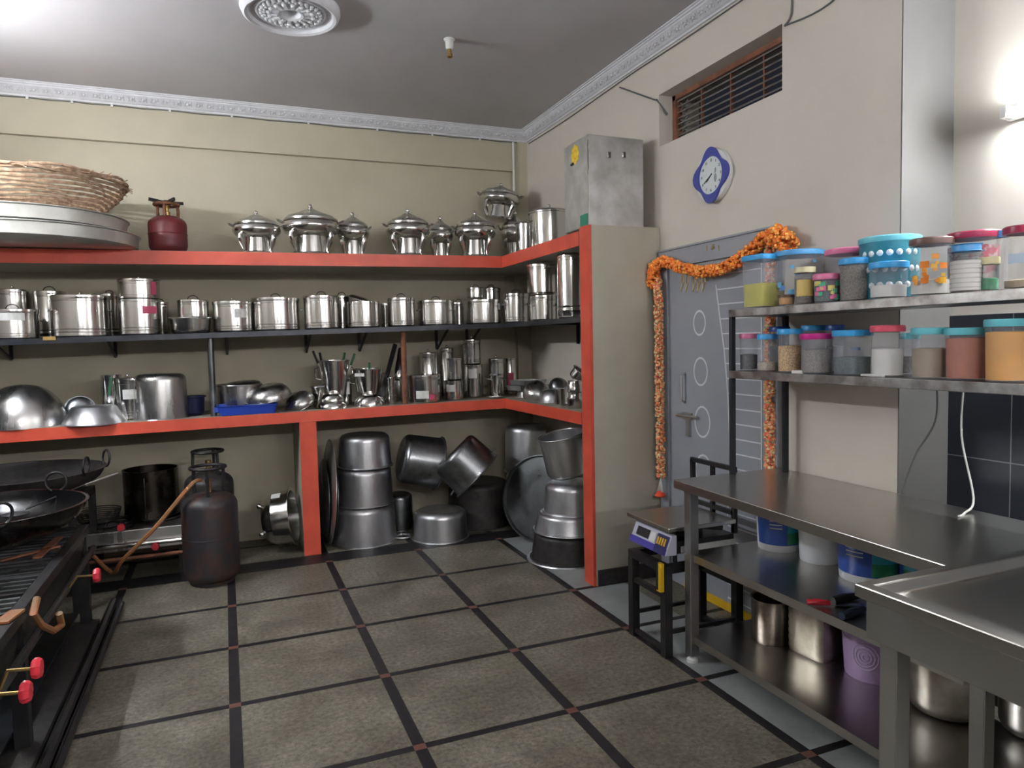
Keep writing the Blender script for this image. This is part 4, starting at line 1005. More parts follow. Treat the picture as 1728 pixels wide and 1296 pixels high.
# small two-burner stove with steel front, left bay
def small_stove():
    o = thing('gas_stove', 'low stainless two-burner stove with red knobs behind the orange hose', 'stove', (-.62, 5.58, 0))
    def L(g): return g.xf(Matrix.Translation((.62, -5.58, 0)))
    L(G().box(-.93, -.30, 5.33, 5.86, .20, .34)).obj('body', M_steel2, o, bev=.006, smooth=False)
    g = G(); g.bar((-.93, 5.30, .30), (-.30, 5.30, .335), .004, .004) if False else None
    L(G().tube([(-.93, 5.315, .245), (-.30, 5.315, .245)], .018, 10)).obj('front_rail', M_steel, o)
    L(G().tube([(-.93, 5.31, .155), (-.30, 5.31, .155)], .012, 10)).obj('gas_pipe', M_rust, o)
    for x in (-.90, -.33):
        for y in (5.36, 5.83): L(G().box(x-.02, x+.02, y-.02, y+.02, 0, .1995)).obj('leg', M_iron, o, smooth=False)
    for px, py in ((204, 890), (262, 923)):
        p = at(px, py, 1, 5.27); k = L(G().lathe([(0,0),(.024,0),(.026,.004),(.022,.02),(0,.022)], 10, (0,0,0)).xf(Matrix.Translation((p.x, 5.28, p.z)) @ Matrix.Rotation(PI/2, 4, 'X'))).obj('knob', M_red, o)
    g = G()
    for k in range(5): g.ring(.05+.026*k, .005, (-.80, 5.60, .352), n=28, m=6)
    for k in range(4): a = k*PI/4; g.bar((-.80-.16*math.cos(a), 5.60-.16*math.sin(a), .358), (-.80+.16*math.cos(a), 5.60+.16*math.sin(a), .358), .010)
    L(g).obj('ring_grate', M_soot, o)
    g = G(); g.ring(.13, .008, (-.47, 5.62, .350)); L(g).obj('ring_grate', M_soot, o)
small_stove()
g = G()
for k in range(6): g.ring(.12+.004*k, .004, (0,0,.01+.013*k), n=30, m=6)
tag(g.obj('wire_coil', M_soot, None, (-.86, 5.60, .368)), 'loose coil of black wire rings on the small stove, left of the tall dark pot', 'wire coil')
x, y, zb, r, h = spot(216, 300, 784, .362, 5.64)
o = thing('tall_pot', 'tall dark steel pot standing on the small stove', 'pot', (x, y, zb))
G().lathe([(0,0),(r*.97,0),(r,.01),(r,h),(r+.004,h),(r-.005,h-.001),(r-.006,.02),(0,.012)], 44).obj('body', mat('heat-darkened steel', (.10,.085,.075), .28, 1, col2=(.05,.045,.04), scale=6, rvar=.08), o)
G().tube([(0,-r-.004,h*.06),(0,-r-.004,h*.88)], .004, 6).obj('highlight_strip', M_steel, o, rot=(0,0,-.15))  # bright steel strip stands in for the vertical highlight on the pot

# big commercial stove at the left
def big_stove():
    X0, X1, Y0, Y1, Z = -1.68, -.73, 1.75, 4.43, .60
    o = thing('commercial_stove', 'long low black iron three-burner stove with grate top and red knobs at the left', 'stove', (X1, Y0, 0))
    def L(g): return g.xf(Matrix.Translation((-X1, -Y0, 0)))
    g = G()
    for x in (X0+.02, X1-.02): g.bar((x, Y0, Z-.02), (x, Y1, Z-.02), .045, .045)
    for y in (Y0+.02, 2.65, 3.55, Y1-.02): g.bar((X0, y, Z-.022), (X1, y, Z-.022), .045, .04)
    L(g).obj('top_frame', M_iron, o, smooth=False, bev=.003)
    y = Y0+.08; k = 0
    while y < Y1-.06:
        b = G().bar((X0+.05, y, Z-.004), (X1-.045, y, Z-.004), .018, .010); L(b).obj('grate_bar', M_aludark if k % 5 else M_iron, o, smooth=False); y += .058; k += 1
    for yc in (2.2, 3.1, 4.0):
        g = G(); g.ring(.10, .016, ((X0+X1)/2, yc, Z-.10)); g.ring(.17, .016, ((X0+X1)/2, yc, Z-.10)); g.tube([((X0+X1)/2, yc, Z-.12), (X1-.02, yc, Z-.12)], .015, 8)
        L(g).obj('burner', M_soot, o)
    for x in (X0+.03, X1-.03):
        for y in (Y0+.04, (Y0+Y1)/2, Y1-.04): L(G().bar((x, y, .0755), (x, y, Z-.045), .05)).obj('leg', M_iron, o, smooth=False)
    g = G(); g.add([(X1-.01, Y0, Z-.05), (X1-.01, Y1-.01, Z-.05), (X1-.035, Y1-.01, Z-.22), (X1-.035, Y0, Z-.22), (X1-.02, Y0, Z-.05), (X1-.02, Y1-.01, Z-.05), (X1-.045, Y1-.01, Z-.22), (X1-.045, Y0, Z-.22)], [(0,3,2,1),(4,5,6,7),(0,1,5,4),(3,7,6,2),(0,4,7,3),(1,2,6,5)])
    L(g).obj('front_panel', M_iron, o, smooth=False)
    L(G().box(X0+.06, X1-.06, Y0+.06, Y1-.06, .13, .14)).obj('drip_tray', mat('greasy sheet', (.05,.06,.075), .3, .8, col2=(.03,.028,.025), scale=8), o, smooth=False)
    L(G().box(X0+.02, X1+.03, Y0+.02, Y1-.02, 0, .075)).obj('plinth', M_soot, o, smooth=False)
    for i, (x, z) in enumerate(((X1+.06, .045), (X1+.10, .025))):
        L(G().tube([(x, Y0, z), (x-.01, Y1+.35, z)], .022 if i == 0 else .018, 8)).obj('floor_pipe', M_iron, o)
    L(G().tube([(X1+.025, Y0, Z-.12), (X1+.025, Y1-.05, Z-.12)], .016, 10)).obj('gas_manifold', M_soot, o)
    for px, py in ((62, 1128), (43, 1168), (163, 971)):
        kx = X1+.15; p = at(px, py, 0, kx)
        kb = L(G().tube([(X1+.03, p.y+.02, Z-.12), (X1+.07, p.y+.02, p.z), (kx, p.y, p.z)], .006, 6)).obj('valve_stem', M_brass, o)
        g = G(); g.lathe([(0,-.012),(.026,-.012),(.031,-.004),(.031,.006),(.026,.014),(.010,.016),(0,.012)], 24, wob=lambda a, k: 1+.07*math.cos(9*a))
        g.xf(Matrix.Translation((kx, p.y, p.z)) @ Matrix.Rotation(PI/2, 4, 'Y')); L(g).obj('knob', M_red, kb)
    a = [at(x, y, 0, X1+.06) for x, y in ((62,1010),(56,1035),(70,1055),(90,1065),(104,1055),(100,1035))]
    L(G().tube([tuple(v) for v in a], .013, 8)).obj('valve_hose', M_hose, o)
big_stove()
def scrap(pts, w, label, m, zt=.612):
    g = G(); g.bar(*pts, w, .008); tag(g.obj('flat_bar', m, None, smooth=False), label, 'bar', None)
for a, b, wd, lb, mm in (((62,940),(100,905),.035,'broken brown wooden strip lying on the stove grate below the near wok', M_rust),
                     ((0,945),(100,920),.02,'rusty thin rod lying across the stove grate', M_rust),
                     ((0,1050),(30,1028),.05,'rusty plate scrap at the left photo edge on the stove grate', M_hose)):
    A, B = at(*a, 2, .612), at(*b, 2, .612); scrap(((A.x, A.y, .608), (B.x, B.y, .608)), wd, lb, mm)
def kadai(x, y, z, r, h, label, rings, m=M_soot):
    o = thing('kadai', label, 'wok', (x, y, z))
    pr = [(0,0)]+[(r*math.sin(t), h*(1-math.cos(t))/(1)) for t in [PI/2*i/10 for i in range(1, 11)]]
    pr = pr+[(r+.012, h), (r+.012, h+.004)]+[(a-.005, b+.004) for a, b in reversed(pr[1:])]+[(0, .005)]
    G().lathe(pr, 56).obj('body', m, o)
    for a in rings:
        g = G(); g.ring(.052, .007, (0,0,0), 'x'); g.obj('ring_handle', M_iron, o, ((r+.01)*math.cos(a), (r+.01)*math.sin(a), h+.045), (0,.1,a+.4))
    return o
M_wokin = mat('seasoned wok', (.05,.05,.052), .25, .9, col2=(.025,.024,.025), scale=4, rvar=.1)
o = kadai(-1.13, 4.12, .603, .445, .19, 'near black iron wok with ring handles on the big stove', (-1.15, 1.0), M_wokin)
st = thing('burner_stand', 'square black iron burner stand behind the big stove under the far wok', 'stand', (-1.2, 5.12, 0))
g = G()
for x in (-.33, .33):
    for y in (-.33, .33): g.bar((x, y, 0), (x, y, .60), .04)
for s in (-.33, .33): g.bar((-.35, s, .62), (.35, s, .62), .04); g.bar((s, -.35, .622), (s, .35, .622), .04)
g.obj('frame', M_iron, st, smooth=False); G().ring(.15, .014, (0,0,.56)).obj('burner', M_soot, st)
kadai(-1.2, 5.12, .645, .46, .17, 'far black iron wok with ring handles behind the near one', (.10, -.55, 2.8))
a, b = at(143, 818, 1, 4.55), at(199, 798, 1, 4.60)
ld = thing('skimmer', 'long skimmer with bright steel handle end resting in the near wok', 'skimmer', (a.x, 4.55, a.z))
G().tube([(-.25, -.15, -.08), (0,0,0)], .004, 6).obj('stem', M_iron, ld); d = b-a
G().tube([(0,0,0), tuple(d*.35), tuple(d)], [.004,.007,.008], 8).obj('handle', M_steel, ld)
G().lathe([(0,0),(.06,.005),(.065,.012),(.06,.010),(0,.006)], 24).obj('skimmer_disc', M_iron, ld, (-.29,-.18,-.105))

# ------------------------------------------------------------ stool and weighing scale
def stool():
    o = thing('iron_stool', 'black square-tube iron stool carrying the weighing scale beside the door', 'stool', (2.12, 3.0, 0))
    X0, X1, Y0, Y1, Z = 1.935, 2.36, 2.85, 3.145, .435
    def L(g): return g.xf(Matrix.Translation((-2.12, -3.0, 0)))
    for x in (X0, X1):
        for y in (Y0, Y1): L(G().bar((x, y, 0), (x, y, Z-.02), .042)).obj('leg', M_iron, o, smooth=False)
    g = G()
    for x in (X0, X1): g.bar((x, Y0-.02, Z), (x, Y1+.02, Z), .04)
    for y in (Y0, Y1): g.bar((X0+.021, y, Z-.001), (X1-.021, y, Z-.001), .04)
    L(g).obj('top_frame', M_iron, o, smooth=False)
    g = G()
    for x in (X0, X1): g.bar((x, Y0, .30), (x, Y1, .30), .025)
    for y in (Y0, Y1): g.bar((X0, y, .12), (X1, y, .12), .018)
    for x in (X0, X1): g.bar((x, Y0, .03), (x, Y1, .03), .022)
    L(g).obj('stretcher', M_iron, o, smooth=False)
stool()
def scale():
    o = thing('weighing_scale', 'bench weighing scale with steel platform and blue display on the black stool', 'scale', (2.12, 3.0, .456))
    def L(g): return g.xf(Matrix.Translation((-2.12, -3.0, -.456)))
    L(G().box(1.93, 2.33, 2.82, 3.20, .618, .640)).obj('platform', M_table, o, bev=.004, smooth=False)
    g = G(); g.bar((1.98, 2.86, .60), (2.28, 3.16, .60), .03); g.bar((2.28, 2.86, .599), (1.98, 3.16, .599), .03); g.box(2.05, 2.21, 2.93, 3.09, .56, .617)
    g.box(1.98, 2.34, 2.85, 3.17, .50, .56)
    L(g).obj('base_frame', M_black, o, smooth=False)
    L(G().box(2.02, 2.345, 2.842, 2.8495, .505, .535)).obj('base_label', M_paper, o, smooth=False)
    for x in (2.0, 2.32):
        for y in (2.87, 3.13): L(G().lathe([(0,0),(.012,0),(.012,.045),(0,.045)], 12, (x, y, .4565))).obj('foot', M_black, o)
    dsp = L(G().add([(1.985,2.83,.50),(1.985,3.15,.50),(1.915,3.15,.505),(1.915,2.83,.505),(1.985,2.83,.60),(1.985,3.15,.60),(1.955,3.15,.60),(1.955,2.83,.60)], [(0,1,2,3),(7,6,5,4),(0,4,5,1),(2,6,7,3),(0,3,7,4),(1,5,6,2)])).obj('display_housing', mat('pale violet plastic', (.50,.50,.60), .4), o, smooth=False, bev=.004)
    def face(y0, y1, t0, t1, m, nm, lift=.003, **k):
        def P(y, t): return (1.915+.04*t-lift, y, .505+.095*t+lift*.4)
        g = G().add([P(y0,t0), P(y1,t0), P(y1,t1), P(y0,t1)]+[(a+.002, b, c) for a, b, c in (P(y0,t0), P(y1,t0), P(y1,t1), P(y0,t1))], [(0,1,2,3),(7,6,5,4),(0,4,5,1),(2,6,7,3),(1,5,6,2),(0,3,7,4)])
        L(g).obj(nm, m, o, smooth=False, **k)
    Mb = mat('blue violet panel', (.06,.05,.30), .35)
    face(2.83, 3.15, .0, .32, Mb, 'control_strip'); face(3.0, 3.11, .42, .85, M_black, 'screen'); face(2.835, 2.93, .02, .9, mat('navy keypad', (.02,.02,.10), .4), 'keypad', .004)
    for k in range(4): face(2.85+.02*k, 2.862+.02*k, .40, .75, M_yellow, 'yellow_key', .006)
    face(2.94, 2.99, .4, .85, M_paper, 'display_sticker', .005)
    g = G()   # guard rail on the far side
    X = 2.352; g.bar((X, 2.86, .56), (X, 2.86, .885), .022); g.bar((X, 3.20, .56), (X, 3.20, .885), .022); g.bar((X, 2.85, .885), (X, 3.21, .885), .022); g.bar((X, 3.03, .60), (X, 3.03, .875), .02); g.bar((X, 2.86, .66), (X, 3.20, .66), .022)
    L(g).obj('guard_rail', M_iron, o, smooth=False)
scale()
o = thing('cutter_knife', 'yellow and black handled tool hanging under the scale beside the stool leg', 'tool', (1.90, 2.86, .33))
G().box(-.012, .012, -.03, .005, 0, .14).obj('yellow_sleeve', M_yellow, o, bev=.003); G().box(-.014, -.0125, -.012, .004, .01, .15).obj('black_grip', M_black, o, smooth=False)

# ------------------------------------------------------------ steel tables on the right
TZ = .878
def work_table():
    o = thing('steel_work_table', 'long stainless work table with two under-shelves along the right wall', 'table', (2.3, 2.08, 0))
    def L(g): return g.xf(Matrix.Translation((-2.3, -2.08, 0)))
    Y0, Y1 = 1.352, 2.812
    g = G(); g.prism([(1.90, Y0), (2.596, Y0), (2.596, Y1), (1.955, Y1)], TZ-.042, TZ); L(g).obj('tabletop', M_table, o, smooth=False, bev=.003)
    for x0 in (1.995, 2.53):
        for y0 in (Y0+.015, Y1-.075):
            xl_ = 2.035 if y0 < 1.5 and x0 < 2.2 else x0
            L(G().box(xl_, xl_+.048, y0, y0+.048, .03, TZ-.0425)).obj('leg', M_tleg, o, smooth=False, bev=.003)
            L(G().lathe([(0,0),(.028,0),(.026,.012),(.016,.018),(.016,.03),(0,.03)], 16, (xl_+.024, y0+.024, 0))).obj('foot', M_wplastic, o)
    for z, nm in ((.525, 'middle_shelf'), (.13, 'bottom_shelf')):
        g = G(); g.box(2.0435, 2.5295, Y0+.012, Y1-.02, z-.035, z); g.box(2.012, 2.0434, Y0+.064, Y1-.076, z-.0352, z+.0002); g.box(2.5296, 2.56, Y0+.064, Y1-.076, z-.0352, z+.0002)
        L(g).obj(nm, M_table, o, smooth=False)
work_table()
def prep_table():
    o = thing('steel_prep_table', 'stainless prep table with raised rim in the near right corner', 'table', (1.52, 1.345, 0))
    def L(g): return g.xf(Matrix.Translation((-1.52, -1.345, 0)))
    X0, X1, Y0, Y1, Z = 1.49, 2.86, .35, 1.345, .905
    w_ = .035; g = G()
    o4 = [(X0,Y0),(X1,Y0),(X1,Y1),(X0,Y1)]; i4 = [(X0+w_,Y0+w_),(X1-w_,Y0+w_),(X1-w_,Y1-w_),(X0+w_,Y1-w_)]; b4 = [(X0+w_+.012,Y0+w_+.012),(X1-w_-.012,Y0+w_+.012),(X1-w_-.012,Y1-w_-.012),(X0+w_+.012,Y1-w_-.012)]
    vs = [(x,y,Z-.035) for x,y in o4]+[(x,y,Z) for x,y in o4]+[(x,y,Z) for x,y in i4]+[(x,y,Z-.03) for x,y in b4]
    fs = [(3,2,1,0)]+[(4*k+i, 4*k+(i+1)%4, 4*k+4+(i+1)%4, 4*k+4+i) for k in range(3) for i in range(4)]+[(12,13,14,15)]
    L(g.add(vs, fs)).obj('tabletop', M_table, o, smooth=False, bev=.004)
    g = G(); a = .03
    g.box(X0+a-.021, X0+a-.001, Y0+a, Y1-a, Z-.135, Z-.0352); g.box(X0+a-.0009, X1-a, Y1-a-.02, Y1-a, Z-.135, Z-.0352)
    L(g).obj('apron', M_tleg, o, smooth=False, bev=.002)
    for x in (X0+.031, X1-.082):
        for y in (Y0+.06, Y1-.052-.05): L(G().box(x, x+.05, y, y+.05, 0, Z-.0355)).obj('leg', M_tleg, o, smooth=False, bev=.003)
prep_table()

# rack for the jars
RXF, RXB, RY0, RY1, RZ1, RZ2 = 2.27, 2.555, .95, 2.80, 1.385, 1.680
rk = thing('jar_rack', 'two-tier steel jar rack standing on the back of the work table', 'rack', (2.4, 2.0, TZ))
def RL(g): return g.xf(Matrix.Translation((-2.4, -2.0, -TZ)))
for z in (RZ1, RZ2): RL(G().box(RXF, RXB, RY0, RY1, z-.036, z)).obj('shelf_board', M_rackedge, rk, smooth=False, bev=.002)
for x in (RXF+.012, RXB-.014):
    for y in (RY1-.09, 1.40) if x > 2.4 else (RY1-.014,): RL(G().bar((x, y, TZ+.0005), (x, y, RZ1-.0365), .022)).obj('upright', M_dsteel, rk, smooth=False); RL(G().bar((x, y, RZ1+.0003), (x, y, RZ2-.0365), .022)).obj('upright', M_dsteel, rk, smooth=False)
# ------------------------------------------------------------ jars
JT, JL = 'plastic jars on the top rack shelf', 'plastic jars on the lower rack shelf'
LID = dict(blue=mat('bright blue lid', (.04,.33,.68), .35), dblue=mat('deep blue lid', (.03,.10,.38), .35), teal=mat('teal lid', (.13,.48,.55), .35), pink=mat('pink lid', (.62,.16,.30), .35), mag=mat('magenta lid', (.48,.02,.22), .35), red=mat('pinkish red lid', (.65,.09,.14), .35), brown=mat('brown lid', (.13,.07,.06), .35), maroon=mat('maroon lid', (.30,.02,.06), .3), cream=mat('cream lid', (.55,.50,.30), .4), amber=mat('dark brown lid', (.10,.05,.03), .4), lblue=mat('sky blue lid', (.08,.32,.62), .35))
def CM(name, c, c2=None, sc=160): return mat(name, c, .8, col2=c2, scale=sc, lo=.45, hi=.55) if c2 else mat(name, c, .6)
def jar(xl, xr, yt, X, zs, lid, label, grp, content=None, fill=.5, body=None, sq=0, lh=.020, neck=1.0, deco=None, nm='plastic_jar', cat='jar', over=1.03):
    x, y, zb, r, h = spot(xl, xr, yt, zs, X=X)
    r /= over; x = min(x, XW-.03-r); zb += .0005
    o = thing(nm, label, cat, (x, y, zb), (0,0,0), grp)
    wb_ = (lambda a, k: (1/(abs(math.cos(a))**5+abs(math.sin(a))**5)**.2)*.93) if sq else None
    rz = (0, 0, 0)
    H = h-lh
    jb = G().lathe([(0,0),(r*.90,0),(r*.93,.006),(r*.97,H*.9),(r*neck,H*.97),(r*neck,H),(r*neck-.003,H),(r*.955,H*.88),(r*.905,.008),(0,.004)], 40, wob=wb_).obj('body', body or M_film, o, rot=rz)
    G().lathe([(r*.85,H-.004),(r*1.02,H-.004),(r*over,H),(r*over,H+lh*.8),(r*.98,H+lh),(r*.80,H+lh*.98),(r*.78,H+lh*.75),(0,H+lh*.7)], 40, wob=wb_).obj('lid', LID[lid], o, rot=rz)
    if content: 
        f = H*fill; G().lathe([(0,.006),(r*.885,.007),(r*(.885+.05*fill),f),(r*.6,f+.003),(0,f)], 36, wob=wb_).obj('contents', content, o, rot=rz)
    if deco: deco(jb, r, H, facing(x, y))
    return o
c_oil = mat('yellow oil', (.58,.53,.06), .15); c_cumin = CM('cumin', (.20,.16,.11), (.10,.085,.06)); c_white = mat('white powder', (.72,.71,.67), .7)
c_dark = CM('dark seeds', (.05,.045,.04), (.10,.09,.08)); c_sem = CM('pale lentils', (.50,.42,.32), (.38,.31,.23)); c_chick = CM('chickpeas', (.75,.48,.20), (.42,.24,.08), 150)
c_mix = CM('brown-grey spice', (.16,.14,.12), (.26,.22,.19)); c_gg = CM('grey-green powder', (.10,.13,.12), (.06,.08,.075)); c_beige = mat('beige powder', (.38,.28,.17), .8, col2=(.30,.22,.14), scale=8)
c_red = mat('chilli powder', (.50,.14,.05), .8, col2=(.40,.11,.045), scale=8); c_turm = mat('turmeric powder', (.75,.34,.02), .8, col2=(.62,.30,.03), scale=8)
c_amb = mat('amber powder', (.55,.25,.02), .5)
def d_pattern(cols, a0=-.9, a1=.9):
    def f(o, r, H, fa):
        mt = [mat('printed pattern', c, .4) for c in cols]
        g = [G() for _ in mt]
        for i in range(16):
            a = fa+random.uniform(a0, a1); z = random.uniform(.2,.85)*H; w_ = random.uniform(.006,.015); k = i % len(mt)
            t = patch(r*.975+.0012, a-w_/r, a+w_/r, z-w_*.8, z+w_*.8, 3); g[k].add(t.v, t.f)
        for k in range(len(mt)): g[k].obj('printed_pattern', mt[k], o, smooth=False)
    return f
def d_label(col, z0=.25, z1=.75, w_=.8):
    def f(o, r, H, fa): patch(r*.97+.0012, fa-w_, fa+w_, z0*H, z1*H).obj('label_band', mat('printed label', col, .5), o)
    return f
def d_dots(o, r, H, fa):
    g = G(); m_ = mat('white dots', (.7,.72,.72), .4)
    for i in range(7):
        for k in range(3):
            a = fa-.95+i*.32+(k%2)*.16; z = H*(.25+k*.27); q = Vector((math.cos(a), math.sin(a), 0))*(r*(.93+.04*z/H)-.010); g.ball((q.x, q.y, z), .016, 12, 8, (1,1,1))
    g.obj('white_dots', m_, o)
zt = RZ2
jar(1257, 1321, 428, 2.36, zt, 'blue', 'squarish tub half full of yellow oil with blue lid, left end of the top shelf', JT, c_oil, .50, sq=1)
jar(1318, 1400, 420, 2.50, zt, 'lblue', 'wide clear tub with blue lid and blue print behind the small amber jar', JT, None, deco=d_pattern([(.05,.22,.55),(.12,.40,.65)]))
jar(1314, 1341, 497, 2.31, zt, 'amber', 'tiny amber jar with dark lid at the front of the top shelf', JT, c_amb, .9, lh=.008, nm='small_jar')
jar(1341, 1375, 450, 2.32, zt, 'cream', 'glass pickle jar with yellow label and cream lid', JT, c_mix, .8, body=M_pfilm, deco=d_label((.55,.40,.12)), nm='glass_jar', neck=.8, over=.98)
jar(1373, 1418, 461, 2.33, zt, 'pink', 'pink-lidded jar with pink and green printed flowers', JT, c_gg, .7, deco=d_pattern([(.6,.10,.25),(.05,.35,.20),(.55,.45,.10)]))
jar(1402, 1474, 417, 2.51, zt, 'pink', 'wide tub with pale pink lid at the back of the top shelf', JT, None, deco=d_pattern([(.6,.25,.40),(.62,.35,.45)]))
jar(1417, 1471, 434, 2.36, zt, 'blue', 'tall blue-lidded jar nearly full of cumin seed', JT, c_cumin, .92)
jar(1470, 1566, 396, 2.52, zt, 'teal', 'big turquoise polka-dotted tub at the back of the top shelf', JT, None, body=mat('turquoise plastic', (.03,.20,.26), .3), deco=d_dots)
jar(1468, 1530, 440, 2.35, zt, 'blue', 'blue-lidded jar with white content in front of the polka-dotted tub', JT, c_white, .42)
jar(1537, 1604, 399, 2.36, zt, 'brown', 'brown-lidded jar printed with orange flowers and white content', JT, c_white, .30, deco=d_pattern([(.75,.28,.02),(.80,.42,.03),(.70,.20,.02)], -.8, .6), body=M_pfilm)
jar(1600, 1682, 388, 2.48, zt, 'maroon', 'wide tub with maroon lid behind the ribbed bottle', JT, CM('red packets', (.40,.05,.08), (.55,.45,.42), 25), .85, body=M_pfilm)
def ribs(o, r, H, fa):
    g = G()
    for k in range(8): g.ring(r*.93+.001, .0022, (0,0,H*(.12+.11*k)), n=30, m=6)
    g.obj('ribs', M_pfilm, o)
jar(1608, 1651, 411, 2.32, zt, 'lblue', 'clear ribbed bottle of white salt with pale blue cap', JT, c_white, .75, body=M_pfilm, deco=ribs, nm='ribbed_bottle', cat='bottle', neck=.8, over=.85)
o = jar(1651, 1684, 433, 2.36, zt, 'cream', 'short jar holding a white ball and green packets right of the ribbed bottle', JT, CM('green packets', (.03,.26,.10), (.10,.35,.2), 20), .45, body=M_pfilm)
jar(1681, 1700, 388, 2.50, zt, 'lblue', 'slim bottle with sky-blue cap between the two maroon-lidded tubs', JT, None, body=M_pfilm, nm='slim_bottle', cat='bottle')
jar(1696, 1762, 378, 2.38, zt, 'maroon', 'tall clear jar with maroon lid at the right photo edge, top shelf', JT, c_beige, .16, body=M_pfilm, deco=d_label((.45,.55,.65), .45, .62))
zl = RZ1
jar(1248, 1279, 563, 2.36, zl, 'pink', 'small pink-lidded jar with dark seeds, left end of the lower rack shelf', JL, c_dark, .48)
jar(1278, 1314, 564, 2.35, zl, 'blue', 'small blue-lidded jar with a little pale lentil', JL, c_sem, .28)
jar(1312, 1353, 555, 2.34, zl, 'blue', 'blue-lidded jar two-thirds full of yellow chickpeas', JL, c_chick, .68)
jar(1351, 1404, 563, 2.33, zl, 'mag', 'magenta-lidded jar with brown-grey spice', JL, c_mix, .68)
def d_small(o, r, H, fa): patch(r*.975+.0012, fa-.1, fa+.45, H*.62, H*.70).obj('small_label', mat('dark small label', (.02,.05,.12), .4), o)
jar(1410, 1466, 557, 2.34, zl, 'blue', 'squarish blue-lidded tub with grey-green powder and tiny dark label', JL, c_gg, .45, sq=1, deco=d_small)
jar(1470, 1524, 549, 2.34, zl, 'red', 'pinkish-red-lidded jar with white flour', JL, c_white, .60)
jar(1539, 1597, 553, 2.34, zl, 'teal', 'teal-lidded jar with beige powder', JL, c_beige, .66)
jar(1597, 1665, 553, 2.35, zl, 'teal', 'teal-lidded jar full of red chilli powder', JL, c_red, .90)
jar(1664, 1731, 538, 2.33, zl, 'teal', 'tallest teal-lidded jar, full of orange turmeric at the right edge', JL, c_turm, .88)
jar(1298, 1332, 551, 2.50, zl, 'dblue', 'dark blue-lidded jar behind the chickpeas, left side', JL, c_dark, .6)
jar(1353, 1393, 549, 2.50, zl, 'blue', 'blue-lidded jar behind the magenta-lidded one', JL, c_mix, .5)
jar(1394, 1424, 548, 2.51, zl, 'dblue', 'deep blue-lidded jar behind, right of the magenta lid', JL, c_dark, .6)
jar(1520, 1550, 562, 2.50, zl, 'teal', 'teal-lidded jar half hidden behind flour and beige powder jars', JL, c_mix, .5)
p = at(1398, 626, 2, zl+.006); tag(G().box(-.02,.02,-.03,.03,0,.014).obj('eraser_block', M_wplastic, None, (2.29, p.y, zl+.0005), bev=.002), 'small white block at the front edge of the lower rack shelf', 'block')
p = at(1520, 631, 2, zl+.006); o = tag(G().box(-.008,.008,-.05,.05,0,.010).obj('marker_pen', M_wplastic, None, (2.29, p.y, zl+.0005), bev=.003), 'white marker stick lying in front of the flour jar', 'marker')
# cables down to the counter
a, b = at(1583, 660, 0, 2.59), at(1523, 830, 0, 2.59)
cable([(2.585, a.y, RZ1-.037), (2.59, a.y+.01, 1.2), (2.59, (a.y+b.y)/2+.02, 1.05), (2.585, b.y, TZ+.004)], .0045, 'black cable hanging slantwise from the rack to the table back')
a, b = at(1626, 665, 0, 2.60), at(1638, 855, 0, 2.56)
cable([(2.60, a.y, RZ1-.037), (2.60, a.y+.005, 1.15), (2.575, b.y, TZ+.05), (2.50, b.y-.02, TZ+.006), (2.44, b.y-.04, TZ+.005)], .004, 'thin white cable dropping from the rack onto the tabletop', M_wwire)

# ------------------------------------------------------------ buckets and pots on the table shelves
Mbl, Mte, Mgr, Mwp = mat('navy print', (.03,.09,.42), .35), mat('teal print', (.04,.42,.55), .35), mat('green print', (.02,.22,.10), .35), mat('white bucket plastic', (.78,.79,.82), .35)
def pbucket(xl, xr, Y, rim, label, deco, H=.27, ang=0):
    p = at((xl+xr)/2, 940, 0, 2.38)
    x, y, zb, r, h = spot(xl, xr, 800, .5255, Y=Y)
    o = thing('paint_bucket', label, 'bucket', (x, y, zb), (0,0,0), 'plastic buckets on the middle table shelf')
    R0 = r*.86
    G().lathe([(0,0),(R0,0),(R0+.002,.012),(r*.99,H-.02),(r*1.05,H-.018),(r*1.05,H),(r*.96,H),(R0-.003,.01),(0,.006)], 44).obj('body', Mwp, o)
    f = facing(x, y)+ang
    if deco:
        def band(a0, a1, t0, t1, m, nm, lift=0):
            N = 40; g = G(); vs = []; fs = []
            for i in range(N+1):
                a = f+a0+(a1-a0)*i/N
                for t in (t0, t1):
                    rr = R0+(r*.99-R0)*t+.0018+lift; vs.append((rr*math.cos(a), rr*math.sin(a), .008+t*(H-.02)))
            for i in range(N): fs.append((2*i, 2*i+2, 2*i+3, 2*i+1))
            g.add(vs, fs).obj(nm, m, o)
        band(-1.5, 1.5, .10, .93, Mbl, 'navy_label'); band(.05, .95, .12, .34, Mgr, 'green_print', .001); band(.05, 1.1, .34, .90, Mte, 'teal_print', .001)
        for k in range(5): band(-.75, -.2, .42+.07*k, .44+.07*k, Mwp, 'printed_line', .002)
        band(-.7,-.1,.82,.88,Mwp,'printed_line',.002)
    for s in (-1, 1): G().ball((s*r*1.0, 0, H*.8), .014, 10, 6).obj('handle_lug', Mwp, o)
    g = G(); pts = [(r*1.04*math.cos(t), -.02-abs(math.sin(t))*.0-r*1.08*math.sin(t), H*.8-.07*math.sin(t)) for t in [PI*i/14 for i in range(15)]]; g.tube(pts, .0025, 6).obj('wire_handle', M_wwire, o)
pbucket(1276, 1352, 2.66, 1, 'blue-labelled white plastic bucket nearest the door end of the middle table shelf', True, ang=.35)
pbucket(1347, 1420, 2.43, 1, 'plain white plastic bucket between the blue-labelled ones', False)
pbucket(1413, 1523, 2.16, 1, 'large blue-labelled bucket right of the plain white one', True, ang=.0)
pbucket(1519, 1610, 1.95, 1, 'blue-green labelled bucket at the right, partly behind the prep table rim', True, ang=-1.0)
